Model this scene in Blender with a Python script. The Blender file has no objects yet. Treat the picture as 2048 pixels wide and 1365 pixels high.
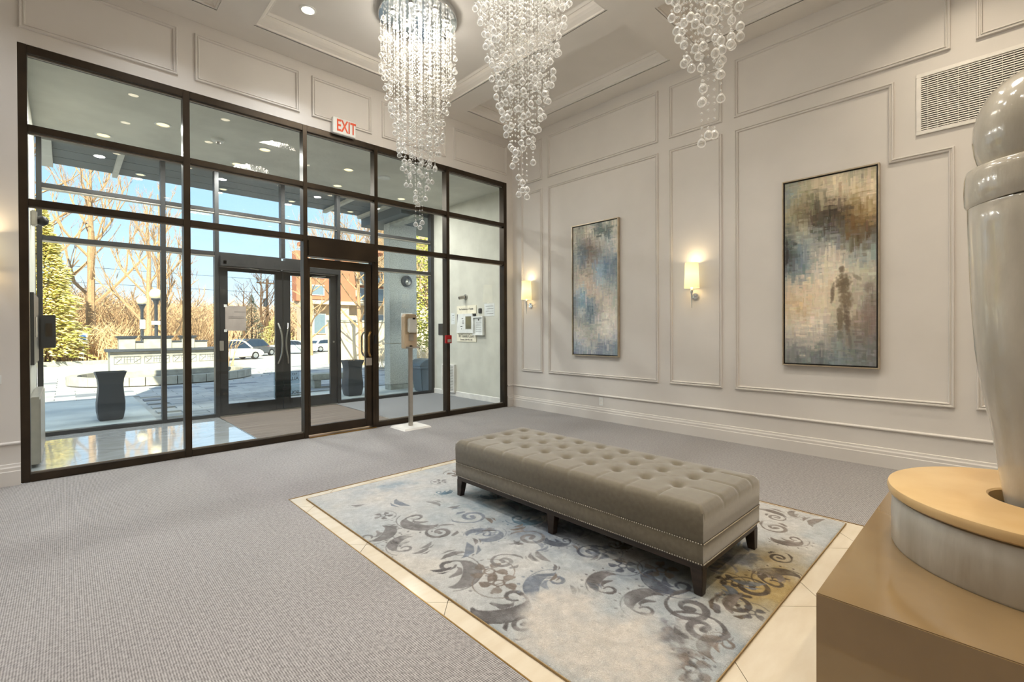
import bpy, bmesh, math, random
import numpy as np
from mathutils import Vector, Matrix
PI = math.pi
random.seed(7); RNG = np.random.default_rng(7)
SC = bpy.context.scene
COL = SC.collection

# ------------------------------------------------------------------ camera
CAM_LOC = Vector((-5.5377, -5.7942, 1.3))
FPX = 938.907
yaw, pitch, roll = map(math.radians, (46.4429, -0.307, -0.2344))
F = Vector((math.cos(yaw)*math.cos(pitch), math.sin(yaw)*math.cos(pitch), math.sin(pitch)))
R0 = Vector((math.sin(yaw), -math.cos(yaw), 0)); U0 = R0.cross(F)
R1 = R0*math.cos(roll) + U0*math.sin(roll); U1 = -R0*math.sin(roll) + U0*math.cos(roll)
cam = bpy.data.cameras.new('camera'); camo = bpy.data.objects.new('camera', cam); COL.objects.link(camo)
camo.matrix_world = Matrix(((R1.x, U1.x, -F.x, CAM_LOC.x), (R1.y, U1.y, -F.y, CAM_LOC.y), (R1.z, U1.z, -F.z, CAM_LOC.z), (0, 0, 0, 1)))
cam.sensor_fit = 'HORIZONTAL'; cam.sensor_width = 36; cam.lens = FPX/2048*36
cam.shift_y = -17.66/2048
cam.clip_start = 0.05; cam.clip_end = 400
SC.camera = camo
SC.view_settings.view_transform = 'Standard'; SC.view_settings.look = 'None'
SC.view_settings.gamma = 1.0; SC.view_settings.exposure = 0.13; SC.view_settings.use_curve_mapping = False
SC.cycles.max_bounces = 10; SC.cycles.transparent_max_bounces = 24; SC.cycles.transmission_bounces = 8
SC.cycles.diffuse_bounces = 5; SC.cycles.glossy_bounces = 4
SC.cycles.caustics_reflective = False; SC.cycles.caustics_refractive = False
SC.cycles.sample_clamp_indirect = 4.0

# ------------------------------------------------------------------ world, sun
W = bpy.data.worlds.new('sky'); SC.world = W; W.use_nodes = True
nt = W.node_tree; nt.nodes.clear()
tc = nt.nodes.new('ShaderNodeTexCoord'); sp = nt.nodes.new('ShaderNodeSeparateXYZ')
rp = nt.nodes.new('ShaderNodeValToRGB'); bg = nt.nodes.new('ShaderNodeBackground'); wo = nt.nodes.new('ShaderNodeOutputWorld')
nz = nt.nodes.new('ShaderNodeTexNoise'); nz.inputs['Scale'].default_value = 2.2; nz.inputs['Detail'].default_value = 5; nz.inputs['Distortion'].default_value = .8
mp = nt.nodes.new('ShaderNodeMapping'); mp.inputs['Scale'].default_value = (1, 1, 3.0)
rr = nt.nodes.new('ShaderNodeValToRGB'); rr.color_ramp.elements[0].position = .52; rr.color_ramp.elements[1].position = .85
rr.color_ramp.elements[0].color = (0, 0, 0, 1); rr.color_ramp.elements[1].color = (.55, .55, .55, 1)
mx = nt.nodes.new('ShaderNodeMix'); mx.data_type = 'RGBA'; mx.inputs[7].default_value = (.95, .97, 1, 1)
nt.links.new(tc.outputs['Generated'], sp.inputs[0]); nt.links.new(sp.outputs['Z'], rp.inputs[0])
nt.links.new(tc.outputs['Generated'], mp.inputs[0]); nt.links.new(mp.outputs[0], nz.inputs['Vector']); nt.links.new(nz.outputs['Fac'], rr.inputs[0])
nt.links.new(rr.outputs[0], mx.inputs[0]); nt.links.new(rp.outputs[0], mx.inputs[6]); nt.links.new(mx.outputs[2], bg.inputs[0]); nt.links.new(bg.outputs[0], wo.inputs[0])
cr = rp.color_ramp; cr.elements[0].position = 0.0; cr.elements[0].color = (1.05, 1.10, 1.15, 1)
cr.elements[1].position = 1.0; cr.elements[1].color = (.50, .68, .98, 1)
e = cr.elements.new(.10); e.color = (.78, .98, 1.18, 1)
e = cr.elements.new(.30); e.color = (.42, .72, 1.08, 1)
e = cr.elements.new(.62); e.color = (.66, .80, 1.0, 1)
bg.inputs[1].default_value = 1.15

sun = bpy.data.lights.new('sun', 'SUN'); sun.energy = 12.0; sun.color = (1.0, .87, .66); sun.angle = math.radians(.6)
suno = bpy.data.objects.new('sun', sun); COL.objects.link(suno)
sdir = Vector((.28, .77, -.57)).normalized()
suno.rotation_euler = sdir.to_track_quat('-Z', 'Y').to_euler(); suno.location = (-8, -20, 20)

LAMP = 1.0                                            # overall strength of the lamps, the added unseen ones included

# ------------------------------------------------------------------ materials
def lin(c):
    if max(c) > 1.0: c = [v/255 for v in c]
    return tuple((v/12.92 if v <= .04045 else ((v+.055)/1.055)**2.4) for v in c[:3]) + (1,)
def mat(name, col, rough=.6, metal=0.0, spec=.5, noise=None, col2=None, bump=None, coat=0, trans=0, ior=1.45, emit=None, estr=0, sub=0, nstretch=None, sheen=0):
    m = bpy.data.materials.new(name); m.use_nodes = True; n = m.node_tree.nodes; l = m.node_tree.links
    b = n['Principled BSDF']; b.inputs['Base Color'].default_value = lin(col); b.inputs['Roughness'].default_value = rough
    b.inputs['Metallic'].default_value = metal; b.inputs['Specular IOR Level'].default_value = spec
    b.inputs['IOR'].default_value = ior; b.inputs['Transmission Weight'].default_value = trans; b.inputs['Coat Weight'].default_value = coat
    if sheen: b.inputs['Sheen Weight'].default_value = sheen; b.inputs['Sheen Roughness'].default_value = .42
    if emit: b.inputs['Emission Color'].default_value = lin(emit); b.inputs['Emission Strength'].default_value = estr
    t = n.new('ShaderNodeTexCoord'); mpn = n.new('ShaderNodeMapping'); l.new(t.outputs['Object'], mpn.inputs[0])
    if nstretch: mpn.inputs['Scale'].default_value = nstretch
    if noise is None: noise = 8
    x = n.new('ShaderNodeTexNoise'); x.inputs['Scale'].default_value = noise; x.inputs['Detail'].default_value = 5; l.new(mpn.outputs[0], x.inputs['Vector'])
    if col2 is None: col2 = [v*.94 for v in col]
    r = n.new('ShaderNodeValToRGB'); r.color_ramp.elements[0].position = .35; r.color_ramp.elements[1].position = .65
    r.color_ramp.elements[0].color = lin(col2); r.color_ramp.elements[1].color = lin(col)
    l.new(x.outputs['Fac'], r.inputs[0]); l.new(r.outputs[0], b.inputs['Base Color'])
    if bump:
        y = n.new('ShaderNodeTexNoise'); y.inputs['Scale'].default_value = bump[0]; y.inputs['Detail'].default_value = 3; l.new(mpn.outputs[0], y.inputs['Vector'])
        bp = n.new('ShaderNodeBump'); bp.inputs['Strength'].default_value = bump[1]; bp.inputs['Distance'].default_value = bump[2] if len(bump) > 2 else .005
        l.new(y.outputs['Fac'], bp.inputs['Height']); l.new(bp.outputs[0], b.inputs['Normal'])
    m['b'] = 1
    return m
def emis(name, col, s):
    m = bpy.data.materials.new(name); m.use_nodes = True; n = m.node_tree.nodes; n.clear()
    e = n.new('ShaderNodeEmission'); e.inputs[0].default_value = lin(col); e.inputs[1].default_value = s
    o = n.new('ShaderNodeOutputMaterial'); m.node_tree.links.new(e.outputs[0], o.inputs[0]); return m
def glassmat(name, tint, refl=1.0):
    m = bpy.data.materials.new(name); m.use_nodes = True; n = m.node_tree.nodes; n.clear(); l = m.node_tree.links
    t = n.new('ShaderNodeBsdfTransparent'); t.inputs[0].default_value = tint+(1,)
    g = n.new('ShaderNodeBsdfGlossy'); g.inputs['Roughness'].default_value = 0.0; g.inputs[0].default_value = (refl, refl, refl, 1)
    f = n.new('ShaderNodeFresnel'); f.inputs[0].default_value = 1.5
    mxs = n.new('ShaderNodeMixShader'); o = n.new('ShaderNodeOutputMaterial')
    ge = n.new('ShaderNodeNewGeometry'); sb = n.new('ShaderNodeMath'); sb.operation = 'SUBTRACT'; sb.inputs[0].default_value = 1.0; l.new(ge.outputs['Backfacing'], sb.inputs[1])
    mu = n.new('ShaderNodeMath'); mu.operation = 'MULTIPLY'; l.new(sb.outputs[0], mu.inputs[0]); l.new(f.outputs[0], mu.inputs[1]); mu.use_clamp = True
    l.new(mu.outputs[0], mxs.inputs[0]); l.new(t.outputs[0], mxs.inputs[1]); l.new(g.outputs[0], mxs.inputs[2]); l.new(mxs.outputs[0], o.inputs[0]); return m
def crystalmat(name, body):
    m = bpy.data.materials.new(name); m.use_nodes = True; n = m.node_tree.nodes; n.clear(); l = m.node_tree.links
    def N(k): return n.new(k)
    tr = N('ShaderNodeBsdfTransparent'); tr.inputs[0].default_value = (.93, .93, .92, 1)
    df = N('ShaderNodeBsdfDiffuse'); df.inputs[0].default_value = (.95, .94, .91, 1); tl = N('ShaderNodeBsdfTranslucent'); tl.inputs[0].default_value = (.95, .94, .91, 1)
    a = N('ShaderNodeMixShader'); a.inputs[0].default_value = .5; l.new(df.outputs[0], a.inputs[1]); l.new(tl.outputs[0], a.inputs[2])
    gl = N('ShaderNodeBsdfGlossy'); gl.inputs['Roughness'].default_value = .08
    lw = N('ShaderNodeLayerWeight'); lw.inputs[0].default_value = .42
    mr = N('ShaderNodeMapRange'); mr.inputs[1].default_value = .08; mr.inputs[2].default_value = .75; mr.inputs[3].default_value = body; mr.inputs[4].default_value = .92; l.new(lw.outputs['Facing'], mr.inputs[0])
    b = N('ShaderNodeMixShader'); l.new(mr.outputs[0], b.inputs[0]); l.new(tr.outputs[0], b.inputs[1]); l.new(a.outputs[0], b.inputs[2])
    c = N('ShaderNodeMixShader'); c.inputs[0].default_value = .14; l.new(b.outputs[0], c.inputs[1]); l.new(gl.outputs[0], c.inputs[2])
    o = N('ShaderNodeOutputMaterial'); l.new(c.outputs[0], o.inputs[0]); return m
def vcolmat(name, rough=.8, noise=None, bump=None, spec=.3, sheen=0):
    m = bpy.data.materials.new(name); m.use_nodes = True; n = m.node_tree.nodes; l = m.node_tree.links; b = n['Principled BSDF']
    a = n.new('ShaderNodeVertexColor'); a.layer_name = 'paint'; b.inputs['Roughness'].default_value = rough; b.inputs['Specular IOR Level'].default_value = spec
    if sheen: b.inputs['Sheen Weight'].default_value = sheen
    t = n.new('ShaderNodeTexCoord')
    if noise:
        x = n.new('ShaderNodeTexNoise'); x.inputs['Scale'].default_value = noise[0]; x.inputs['Detail'].default_value = 6; x.inputs['Distortion'].default_value = 1.0; l.new(t.outputs['Object'], x.inputs['Vector'])
        r = n.new('ShaderNodeMapRange'); r.inputs[3].default_value = 1-noise[1]; r.inputs[4].default_value = 1+noise[1]; l.new(x.outputs['Fac'], r.inputs[0])
        v = n.new('ShaderNodeVectorMath'); v.operation = 'SCALE'; l.new(a.outputs[0], v.inputs[0]); l.new(r.outputs[0], v.inputs['Scale']); l.new(v.outputs[0], b.inputs['Base Color'])
    else: l.new(a.outputs[0], b.inputs['Base Color'])
    if bump:
        y = n.new('ShaderNodeTexNoise'); y.inputs['Scale'].default_value = bump[0]; y.inputs['Detail'].default_value = 4; y.inputs['Distortion'].default_value = 1.5; l.new(t.outputs['Object'], y.inputs['Vector'])
        bp = n.new('ShaderNodeBump'); bp.inputs['Strength'].default_value = bump[1]; bp.inputs['Distance'].default_value = bump[2]; l.new(y.outputs['Fac'], bp.inputs['Height']); l.new(bp.outputs[0], b.inputs['Normal'])
    return m
def weavemat(name, c1, c2, cell, bumpd=.003):
    m = mat(name, c1, .9, spec=.15, sheen=.35); n = m.node_tree.nodes; l = m.node_tree.links; b = n['Principled BSDF']
    t = n.new('ShaderNodeTexCoord'); mp_ = n.new('ShaderNodeMapping'); mp_.inputs['Rotation'].default_value = (0, 0, math.radians(45)); l.new(t.outputs['Object'], mp_.inputs[0])
    sx = n.new('ShaderNodeSeparateXYZ'); l.new(mp_.outputs[0], sx.inputs[0])
    def s(out, k, ph=0):
        a = n.new('ShaderNodeMath'); a.operation = 'MULTIPLY_ADD'; a.inputs[1].default_value = k; a.inputs[2].default_value = ph; l.new(out, a.inputs[0])
        c = n.new('ShaderNodeMath'); c.operation = 'SINE'; l.new(a.outputs[0], c.inputs[0]); return c.outputs[0]
    a = s(sx.outputs['X'], 2*PI/cell); c = s(sx.outputs['Y'], 2*PI/(cell*1.0))
    mu = n.new('ShaderNodeMath'); mu.operation = 'MULTIPLY'; l.new(a, mu.inputs[0]); l.new(c, mu.inputs[1])
    x = n.new('ShaderNodeTexNoise'); x.inputs['Scale'].default_value = 60; x.inputs['Detail'].default_value = 3; l.new(t.outputs['Object'], x.inputs['Vector'])
    x2 = n.new('ShaderNodeTexNoise'); x2.inputs['Scale'].default_value = 1.2; x2.inputs['Detail'].default_value = 3; l.new(t.outputs['Object'], x2.inputs['Vector'])
    ad = n.new('ShaderNodeMath'); ad.operation = 'MULTIPLY_ADD'; ad.inputs[1].default_value = .42; l.new(mu.outputs[0], ad.inputs[0]); l.new(x.outputs['Fac'], ad.inputs[2])
    r = n.new('ShaderNodeValToRGB'); r.color_ramp.elements[0].position = .2; r.color_ramp.elements[1].position = .8
    r.color_ramp.elements[0].color = lin(c2); r.color_ramp.elements[1].color = lin(c1); l.new(ad.outputs[0], r.inputs[0])
    mr = n.new('ShaderNodeMapRange'); mr.inputs[3].default_value = .9; mr.inputs[4].default_value = 1.1; l.new(x2.outputs['Fac'], mr.inputs[0])
    v = n.new('ShaderNodeVectorMath'); v.operation = 'SCALE'; l.new(r.outputs[0], v.inputs[0]); l.new(mr.outputs[0], v.inputs['Scale']); l.new(v.outputs[0], b.inputs['Base Color'])
    bp = n.new('ShaderNodeBump'); bp.inputs['Strength'].default_value = .6; bp.inputs['Distance'].default_value = bumpd; l.new(ad.outputs[0], bp.inputs['Height']); l.new(bp.outputs[0], b.inputs['Normal'])
    return m

M = {}
M['wall'] = mat('wall_paint', (216, 211, 205), .75, spec=.3, noise=3, col2=(213, 208, 202))
M['ceil'] = mat('ceiling_paint', (232, 227, 220), .8, spec=.3, noise=3, col2=(229, 224, 217))
M['vwall'] = mat('vestibule_paint', (212, 210, 198), .75, spec=.3, noise=3)
M['bronze'] = mat('bronze_frame', (64, 53, 40), .38, metal=.55, spec=.5, noise=4, col2=(52, 43, 33))
M['dgrey'] = mat('dark_grey_frame', (62, 62, 62), .4, metal=.4, noise=5)
M['chrome'] = mat('polished_chrome', (240, 243, 247), .12, metal=1)
M['steel'] = mat('brushed_steel', (176, 172, 164), .3, metal=1, nstretch=(1, 1, .05), noise=60)
M['silver'] = mat('pale_metal', (190, 184, 174), .4, metal=.8)
M['gold'] = mat('brass_strip', (176, 140, 84), .35, metal=.9)
M['glass'] = glassmat('window_glass', (.955, .985, .985))
M['crystal'] = crystalmat('crystal', .16)
M['bead'] = crystalmat('crystal_bead', .34)
M['bulb'] = emis('chandelier_bulb', (255, 236, 190), 90)
M['canlamp'] = emis('downlight_lens', (255, 240, 205), 14)
M['canlamp2'] = emis('vestibule_downlight_lens', (255, 226, 165), 2.2)
M['wood'] = mat('espresso_wood', (58, 46, 38), .35, noise=30, nstretch=(1, .1, 1), col2=(40, 32, 27))
M['velvet'] = mat('taupe_velvet', (106, 98, 82), .8, spec=.3, noise=40, col2=(97, 89, 74), bump=(400, .15, .001), sheen=1.0)
M['nail'] = mat('nickel_nail', (222, 216, 204), .2, metal=1)
M['stone'] = mat('cream_stone', (206, 195, 175), .2, spec=.5, noise=5, col2=(198, 185, 163), nstretch=(1, 3, 1))
M['marble'] = mat('white_marble', (176, 181, 184), .07, spec=.6, coat=.6, noise=3, col2=(160, 163, 164), nstretch=(1, 2.5, 1))
M['carpet'] = weavemat('woven_carpet', (172, 168, 166), (100, 96, 95), .0125)
M['carpet2'] = weavemat('grey_entry_carpet', (140, 140, 142), (112, 112, 115), .02)
M['white'] = mat('white_plastic', (236, 236, 232), .4)
M['wmetal'] = mat('white_enamel', (235, 231, 224), .45)
M['black'] = mat('black_plastic', (24, 24, 26), .4)
M['dark'] = mat('dark_void', (52, 44, 38), .9)
M['paper'] = mat('paper', (226, 228, 226), .85)
M['ink'] = mat('ink', (40, 40, 42), .8)
M['red'] = mat('red_plastic', (170, 24, 24), .4)
M['concrete'] = mat('concrete', (172, 172, 162), .9, noise=12, col2=(150, 150, 141), bump=(120, .5, .004))
M['aggregate'] = mat('exposed_aggregate', (206, 204, 196), .9, noise=55, col2=(166, 165, 158), bump=(90, .6, .006))
M['bark'] = mat('bark', (190, 158, 122), .95, noise=30, col2=(150, 120, 90), bump=(40, .5, .01))
M['barkd'] = mat('dark_bark', (112, 88, 66), .95, noise=30, col2=(80, 62, 48), bump=(40, .5, .01))
M['charcoal'] = mat('charcoal_planter_resin', (52, 58, 66), .45, noise=6)

# ------------------------------------------------------------------ mesh builder
class MB:
    def __init__(s): s.v = []; s.f = []
    def add(s, vs, fs):
        o = len(s.v); s.v += [tuple(p) for p in vs]; s.f += [tuple(i+o for i in f) for f in fs]; return s
    def box(s, x0, x1, y0, y1, z0, z1):
        return s.add([(x0, y0, z0), (x1, y0, z0), (x1, y1, z0), (x0, y1, z0), (x0, y0, z1), (x1, y0, z1), (x1, y1, z1), (x0, y1, z1)],
                     [(0, 3, 2, 1), (4, 5, 6, 7), (0, 1, 5, 4), (1, 2, 6, 5), (2, 3, 7, 6), (3, 0, 4, 7)])
    def taper(s, a, b):   # a, b = (x0,x1,y0,y1,z) lower and upper rectangles
        return s.add([(a[0], a[2], a[4]), (a[1], a[2], a[4]), (a[1], a[3], a[4]), (a[0], a[3], a[4]), (b[0], b[2], b[4]), (b[1], b[2], b[4]), (b[1], b[3], b[4]), (b[0], b[3], b[4])],
                     [(0, 3, 2, 1), (4, 5, 6, 7), (0, 1, 5, 4), (1, 2, 6, 5), (2, 3, 7, 6), (3, 0, 4, 7)])
    def tube(s, p0, p1, r0, r1=None, n=8, caps=True):
        p0 = Vector(p0); p1 = Vector(p1); r1 = r0 if r1 is None else r1
        d = (p1-p0)
        if d.length < 1e-6: return s
        d.normalize(); a = d.orthogonal().normalized(); b = d.cross(a); vs = []
        for p, r in ((p0, r0), (p1, r1)):
            for i in range(n):
                t = 2*PI*i/n; vs.append(p + a*math.cos(t)*r + b*math.sin(t)*r)
        fs = [(i, (i+1) % n, n+(i+1) % n, n+i) for i in range(n)]
        if caps: fs += [tuple(range(n-1, -1, -1)), tuple(range(n, 2*n))]
        return s.add(vs, fs)
    def path(s, pts, r, n=8):
        for i in range(len(pts)-1): s.tube(pts[i], pts[i+1], r if not hasattr(r, '__len__') else r[i], r if not hasattr(r, '__len__') else r[i+1], n)
        return s
    def lathe(s, prof, n=24, c=(0, 0, 0), sx=1, sy=1, ax='z', close=False):
        vs = []; m = len(prof)
        for r, z in prof:
            for i in range(n):
                t = 2*PI*i/n; x = math.cos(t)*r*sx; y = math.sin(t)*r*sy
                vs.append((c[0]+x, c[1]+y, c[2]+z) if ax == 'z' else ((c[0]+z, c[1]+x, c[2]+y) if ax == 'x' else (c[0]+x, c[1]+z, c[2]+y)))
        fs = [(j*n+i, j*n+(i+1) % n, (j+1)*n+(i+1) % n, (j+1)*n+i) for j in range(m-1) for i in range(n)]
        if close: fs += [((m-1)*n+i, (m-1)*n+(i+1) % n, (i+1) % n, i) for i in range(n)]
        else:
            if prof[0][0] > 1e-6: fs.append(tuple(range(n-1, -1, -1)))
            if prof[-1][0] > 1e-6: fs.append(tuple(range((m-1)*n, m*n)))
        return s.add(vs, fs)
    def ball(s, c, r, n=10, m=6, sz=1):
        return s.lathe([(max(1e-7, math.sin(PI*j/m))*r, -math.cos(PI*j/m)*r*sz) for j in range(m+1)], n, c)
    def prism(s, poly, a, b, ax='z'):
        k = len(poly)
        def P(p, h): return (p[0], p[1], h) if ax == 'z' else ((h, p[0], p[1]) if ax == 'x' else (p[0], h, p[1]))
        return s.add([P(p, a) for p in poly]+[P(p, b) for p in poly], [tuple(range(k-1, -1, -1)), tuple(range(k, 2*k))]+[(i, (i+1) % k, k+(i+1) % k, k+i) for i in range(k)])
    def build(s, name, m, parent=None, smooth=False, label=None, kind=None, bevel=0):
        me = bpy.data.meshes.new(name); me.from_pydata(s.v, [], s.f)
        bm = bmesh.new(); bm.from_mesh(me)
        if len(s.f) < 60000: bmesh.ops.recalc_face_normals(bm, faces=bm.faces)
        if bevel:
            es = [e for e in bm.edges if len(e.link_faces) == 2 and e.calc_face_angle(0) > .6]
            bmesh.ops.bevel(bm, geom=es, offset=bevel, segments=2, affect='EDGES', clamp_overlap=True)
        bm.to_mesh(me); bm.free()
        if smooth:
            me.polygons.foreach_set('use_smooth', [True]*len(me.polygons))
            try: me.set_sharp_from_angle(angle=math.radians(40))
            except Exception: pass
        me.materials.append(M[m] if isinstance(m, str) else m)
        return link(name, me, parent, label, kind)
def link(name, data, parent=None, label=None, kind=None):
    o = bpy.data.objects.new(name, data); COL.objects.link(o)
    if parent: o.parent = parent
    if label: o['label'] = label
    if kind: o['kind'] = kind
    return o
def thing(name, label, cat, loc=(0, 0, 0), rz=0, group=None):
    o = link(name, None); o.location = loc; o.rotation_euler = (0, 0, rz); o['label'] = label; o['category'] = cat
    o.empty_display_size = .2
    if group: o['group'] = group
    return o
def tag(o, label, cat, group=None):
    o['label'] = label; o['category'] = cat
    if group: o['group'] = group
    return o
def struct(name, loc=(0, 0, 0)):
    o = link(name, None, kind='structure'); o.location = loc; o.empty_display_size = .2; return o
def dup(root, loc, rz=None, label=None, name=None):
    def cp(o, par):
        c = o.copy(); COL.objects.link(c); c.parent = par
        for ch in o.children: cp(ch, c)
        return c
    r = cp(root, None); r.location = loc
    if rz is not None: r.rotation_euler = (0, 0, rz)
    if label: r['label'] = label
    return r
def text(body, size, loc, rot, m, parent, name='lettering', ext=.001, sx=1, mirror=False, align='CENTER', bold=0):
    cu = bpy.data.curves.new(name, 'FONT'); cu.body = body; cu.size = size; cu.extrude = ext; cu.align_x = align; cu.align_y = 'CENTER'; cu.offset = bold
    t = bpy.data.objects.new('tmp', cu); COL.objects.link(t)
    dg = bpy.context.evaluated_depsgraph_get(); me = bpy.data.meshes.new_from_object(t.evaluated_get(dg)); bpy.data.objects.remove(t)
    me.transform(Matrix.Diagonal((sx*(-1 if mirror else 1), 1, 1, 1)))
    me.materials.clear(); me.materials.append(M[m]); o = link(name, me, parent); o.location = loc; o.rotation_euler = rot; return o
def offset_poly(poly, d):
    """offset a polygon (CCW) inwards by d with mitred corners"""
    n = len(poly); out = []
    for i in range(n):
        p0 = Vector(poly[i-1]); p1 = Vector(poly[i]); p2 = Vector(poly[(i+1) % n])
        a = (p1-p0).normalized(); b = (p2-p1).normalized(); na = Vector((-a.y, a.x)); nb = Vector((-b.y, b.x))
        k = na+nb; k = k/(k.length_squared)*2 if k.length > 1e-6 else na
        out.append(tuple(p1+k*d))
    return out
MOULD = [(0, 0), (0, .012), (.005, .022), (.014, .022), (.019, .011), (.027, .011), (.030, .020), (.036, .018), (.041, 0)]
def moulding(poly, ax, side, parent, prof=MOULD, name='panel_moulding', m='wall', base=0):
    """closed moulding on a wall; ax 'x' -> poly is (y,z) on plane x=base, ax 'y' -> poly is (x,z); side = sign of the protrusion"""
    n = len(poly); vs = []; fs = []; k = len(prof)
    for (d, h) in prof:
        q = offset_poly(poly, d)
        for p in q:
            hh = base+side*h
            vs.append((hh, p[0], p[1]) if ax == 'x' else ((p[0], hh, p[1]) if ax == 'y' else (p[0], p[1], hh)))
    for j in range(k-1):
        for i in range(n): fs.append((j*n+i, j*n+(i+1) % n, (j+1)*n+(i+1) % n, (j+1)*n+i))
    return MB().add(vs, fs).build(name, m, parent)
def rect(a, b, c, d): return [(a, c), (b, c), (b, d), (a, d)]

# ================================================================== ROOM SHELL
RX, RY, ZC = -9.4, -9.2, 4.51
floor = struct('floor')
MB().box(RX, 0, RY, 0, -.12, -.012).build('slab', 'concrete', floor)
# carpet around a stone inlay
IX0, IX1, IY0, IY1 = -4.30, -1.752, -6.9, -2.0
for a in ((RX, IX0, RY, 0), (IX1, 0, RY, 0), (IX0, IX1, IY1, 0), (IX0, IX1, RY, IY0)):
    MB().box(*a, -.012, 0).build('carpet_section', 'carpet', floor)
for a in ((IX0-.006, IX0, IY0, IY1), (IX1, IX1+.006, IY0, IY1), (IX0-.006, IX1+.006, IY1, IY1+.006)):
    MB().box(*a, -.012, .002).build('carpet_edge_strip', 'gold', floor)
def clip(poly, x0, x1, y0, y1):
    def cut(P, f, g):
        out = []
        for i in range(len(P)):
            a, b = P[i-1], P[i]; fa, fb = f(a), f(b)
            if (fa >= 0) != (fb >= 0):
                t = fa/(fa-fb); out.append((a[0]+(b[0]-a[0])*t, a[1]+(b[1]-a[1])*t))
            if fb >= 0: out.append(b)
        return out
    for f in (lambda p: p[0]-x0, lambda p: x1-p[0], lambda p: p[1]-y0, lambda p: y1-p[1]):
        poly = cut(poly, f, None)
        if len(poly) < 3: return None
    return poly
def diag_tiles(x0, x1, y0, y1, z0, z1, m, parent, name, S=.840, ps=-8.186, pd=-.265, gap=.0022):
    cnt = 0
    for i in range(-30, 30):
        for j in range(-30, 30):
            s0 = ps+i*S+gap; s1 = ps+(i+1)*S-gap; d0 = pd+j*S+gap; d1 = pd+(j+1)*S-gap
            q = [((s+d)/2, (s-d)/2) for s, d in ((s0, d0), (s1, d0), (s1, d1), (s0, d1))]
            A = sum(q[k-1][0]*q[k][1]-q[k][0]*q[k-1][1] for k in range(4))
            if A < 0: q.reverse()
            q = clip(q, x0, x1, y0, y1)
            if not q: continue
            ar = abs(sum(q[k-1][0]*q[k][1]-q[k][0]*q[k-1][1] for k in range(len(q)))/2)
            if ar < .0006: continue
            MB().prism(q, z0, z1+random.uniform(-.0003, .0003)).build(name, m, parent); cnt += 1
    return cnt
diag_tiles(IX0, IX1, IY0, IY1, -.012, -.0015, 'stone', floor, 'stone_tile')

# walls
T = .2
wf = struct('wall_front'); A = dict(parent=wf)
MB().box(RX, -5.822, 0, T, 0, 4.7).build('wall_section', 'wall', wf)
MB().box(-5.822, -.139, 0, T, 3.77, 4.7).build('wall_section', 'wall', wf)
MB().box(-.139, 0, 0, T, 0, 4.7).build('wall_section', 'wall', wf)
for a, b in ((-5.81, -4.695), (-4.55, -3.505), (-3.36, -2.582), (-2.435, -1.39), (-1.243, -.14), (-9.2, -5.97)):
    moulding(rect(a, b, 3.895, 4.385), 'y', -1, wf)
wr = struct('wall_right')
MB().box(0, T, RY, 0, 0, 4.7).build('wall_section', 'wall', wr)
def mir(poly): return poly    # (y,z) polygons run counter-clockwise
for a, b in ((-.687, -.21), (-2.715, -.812), (-3.523, -2.866)):
    moulding(rect(a, b, .612, 3.562), 'x', -1, wr); moulding(rect(a, b, 3.700, 4.36), 'x', -1, wr)
moulding([(-5.492, .612), (-3.667, .612), (-3.667, 3.562), (-5.085, 3.562), (-5.085, 2.86), (-5.492, 2.86)], 'x', -1, wr)
moulding(rect(-5.465, -3.66, 3.700, 4.36), 'x', -1, wr)
moulding(rect(-8.6, -5.625, .612, 2.86), 'x', -1, wr); moulding(rect(-8.6, -5.62, 3.71, 4.36), 'x', -1, wr)
wb = struct('wall_back'); MB().box(RX, 0, RY-T, RY, 0, 4.7).build('wall_section', 'wall', wb)
moulding(rect(RX+.5, -.5, .612, 3.56), 'y', 1, wb, base=RY)
wl = struct('wall_left'); MB().box(RX-T, RX, RY, 0, 0, 4.7).build('wall_section', 'wall', wl)
moulding([(RY+.5, .612), (-.5, .612), (-.5, 3.56), (RY+.5, 3.56)], 'x', 1, wl, base=RX)
# baseboards and low rail
BP = [(0, 0), (.024, 0), (.024, .118), (.019, .124), (.019, .148), (.012, .160), (.010, .178), (0, .182)]
RP = [(0, .340), (.010, .343), (.017, .350), (.017, .358), (.008, .366), (0, .368)]
def run(prof, ax, a, b, side, base, name, parent, m='wall'):
    poly = [(base+side*d, z) for d, z in prof]
    mb = MB()
    if ax == 'y': mb.prism([(p[0], p[1]) for p in poly], a, b, 'y')     # runs along y, section in (x,z)
    else: mb.prism([(p[0], p[1]) for p in poly], a, b, 'x')             # runs along x, section in (y,z)
    return mb.build(name, m, parent)
bbr = struct('baseboard_right'); run(BP, 'y', RY, 0, -1, 0, 'board', bbr); run(RP, 'y', RY, 0, -1, 0, 'low_rail', bbr)
bbf = struct('baseboard_front')
for a, b in ((RX, -5.822), (-.139, 0)):
    run(BP, 'x', a, b, -1, 0, 'board', bbf); run(RP, 'x', a, b, -1, 0, 'low_rail', bbf)
bbb = struct('baseboard_back'); run(BP, 'x', RX, 0, 1, RY, 'board', bbb)
bbl = struct('baseboard_left'); run(BP, 'y', RY, 0, 1, RX, 'board', bbl)

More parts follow.
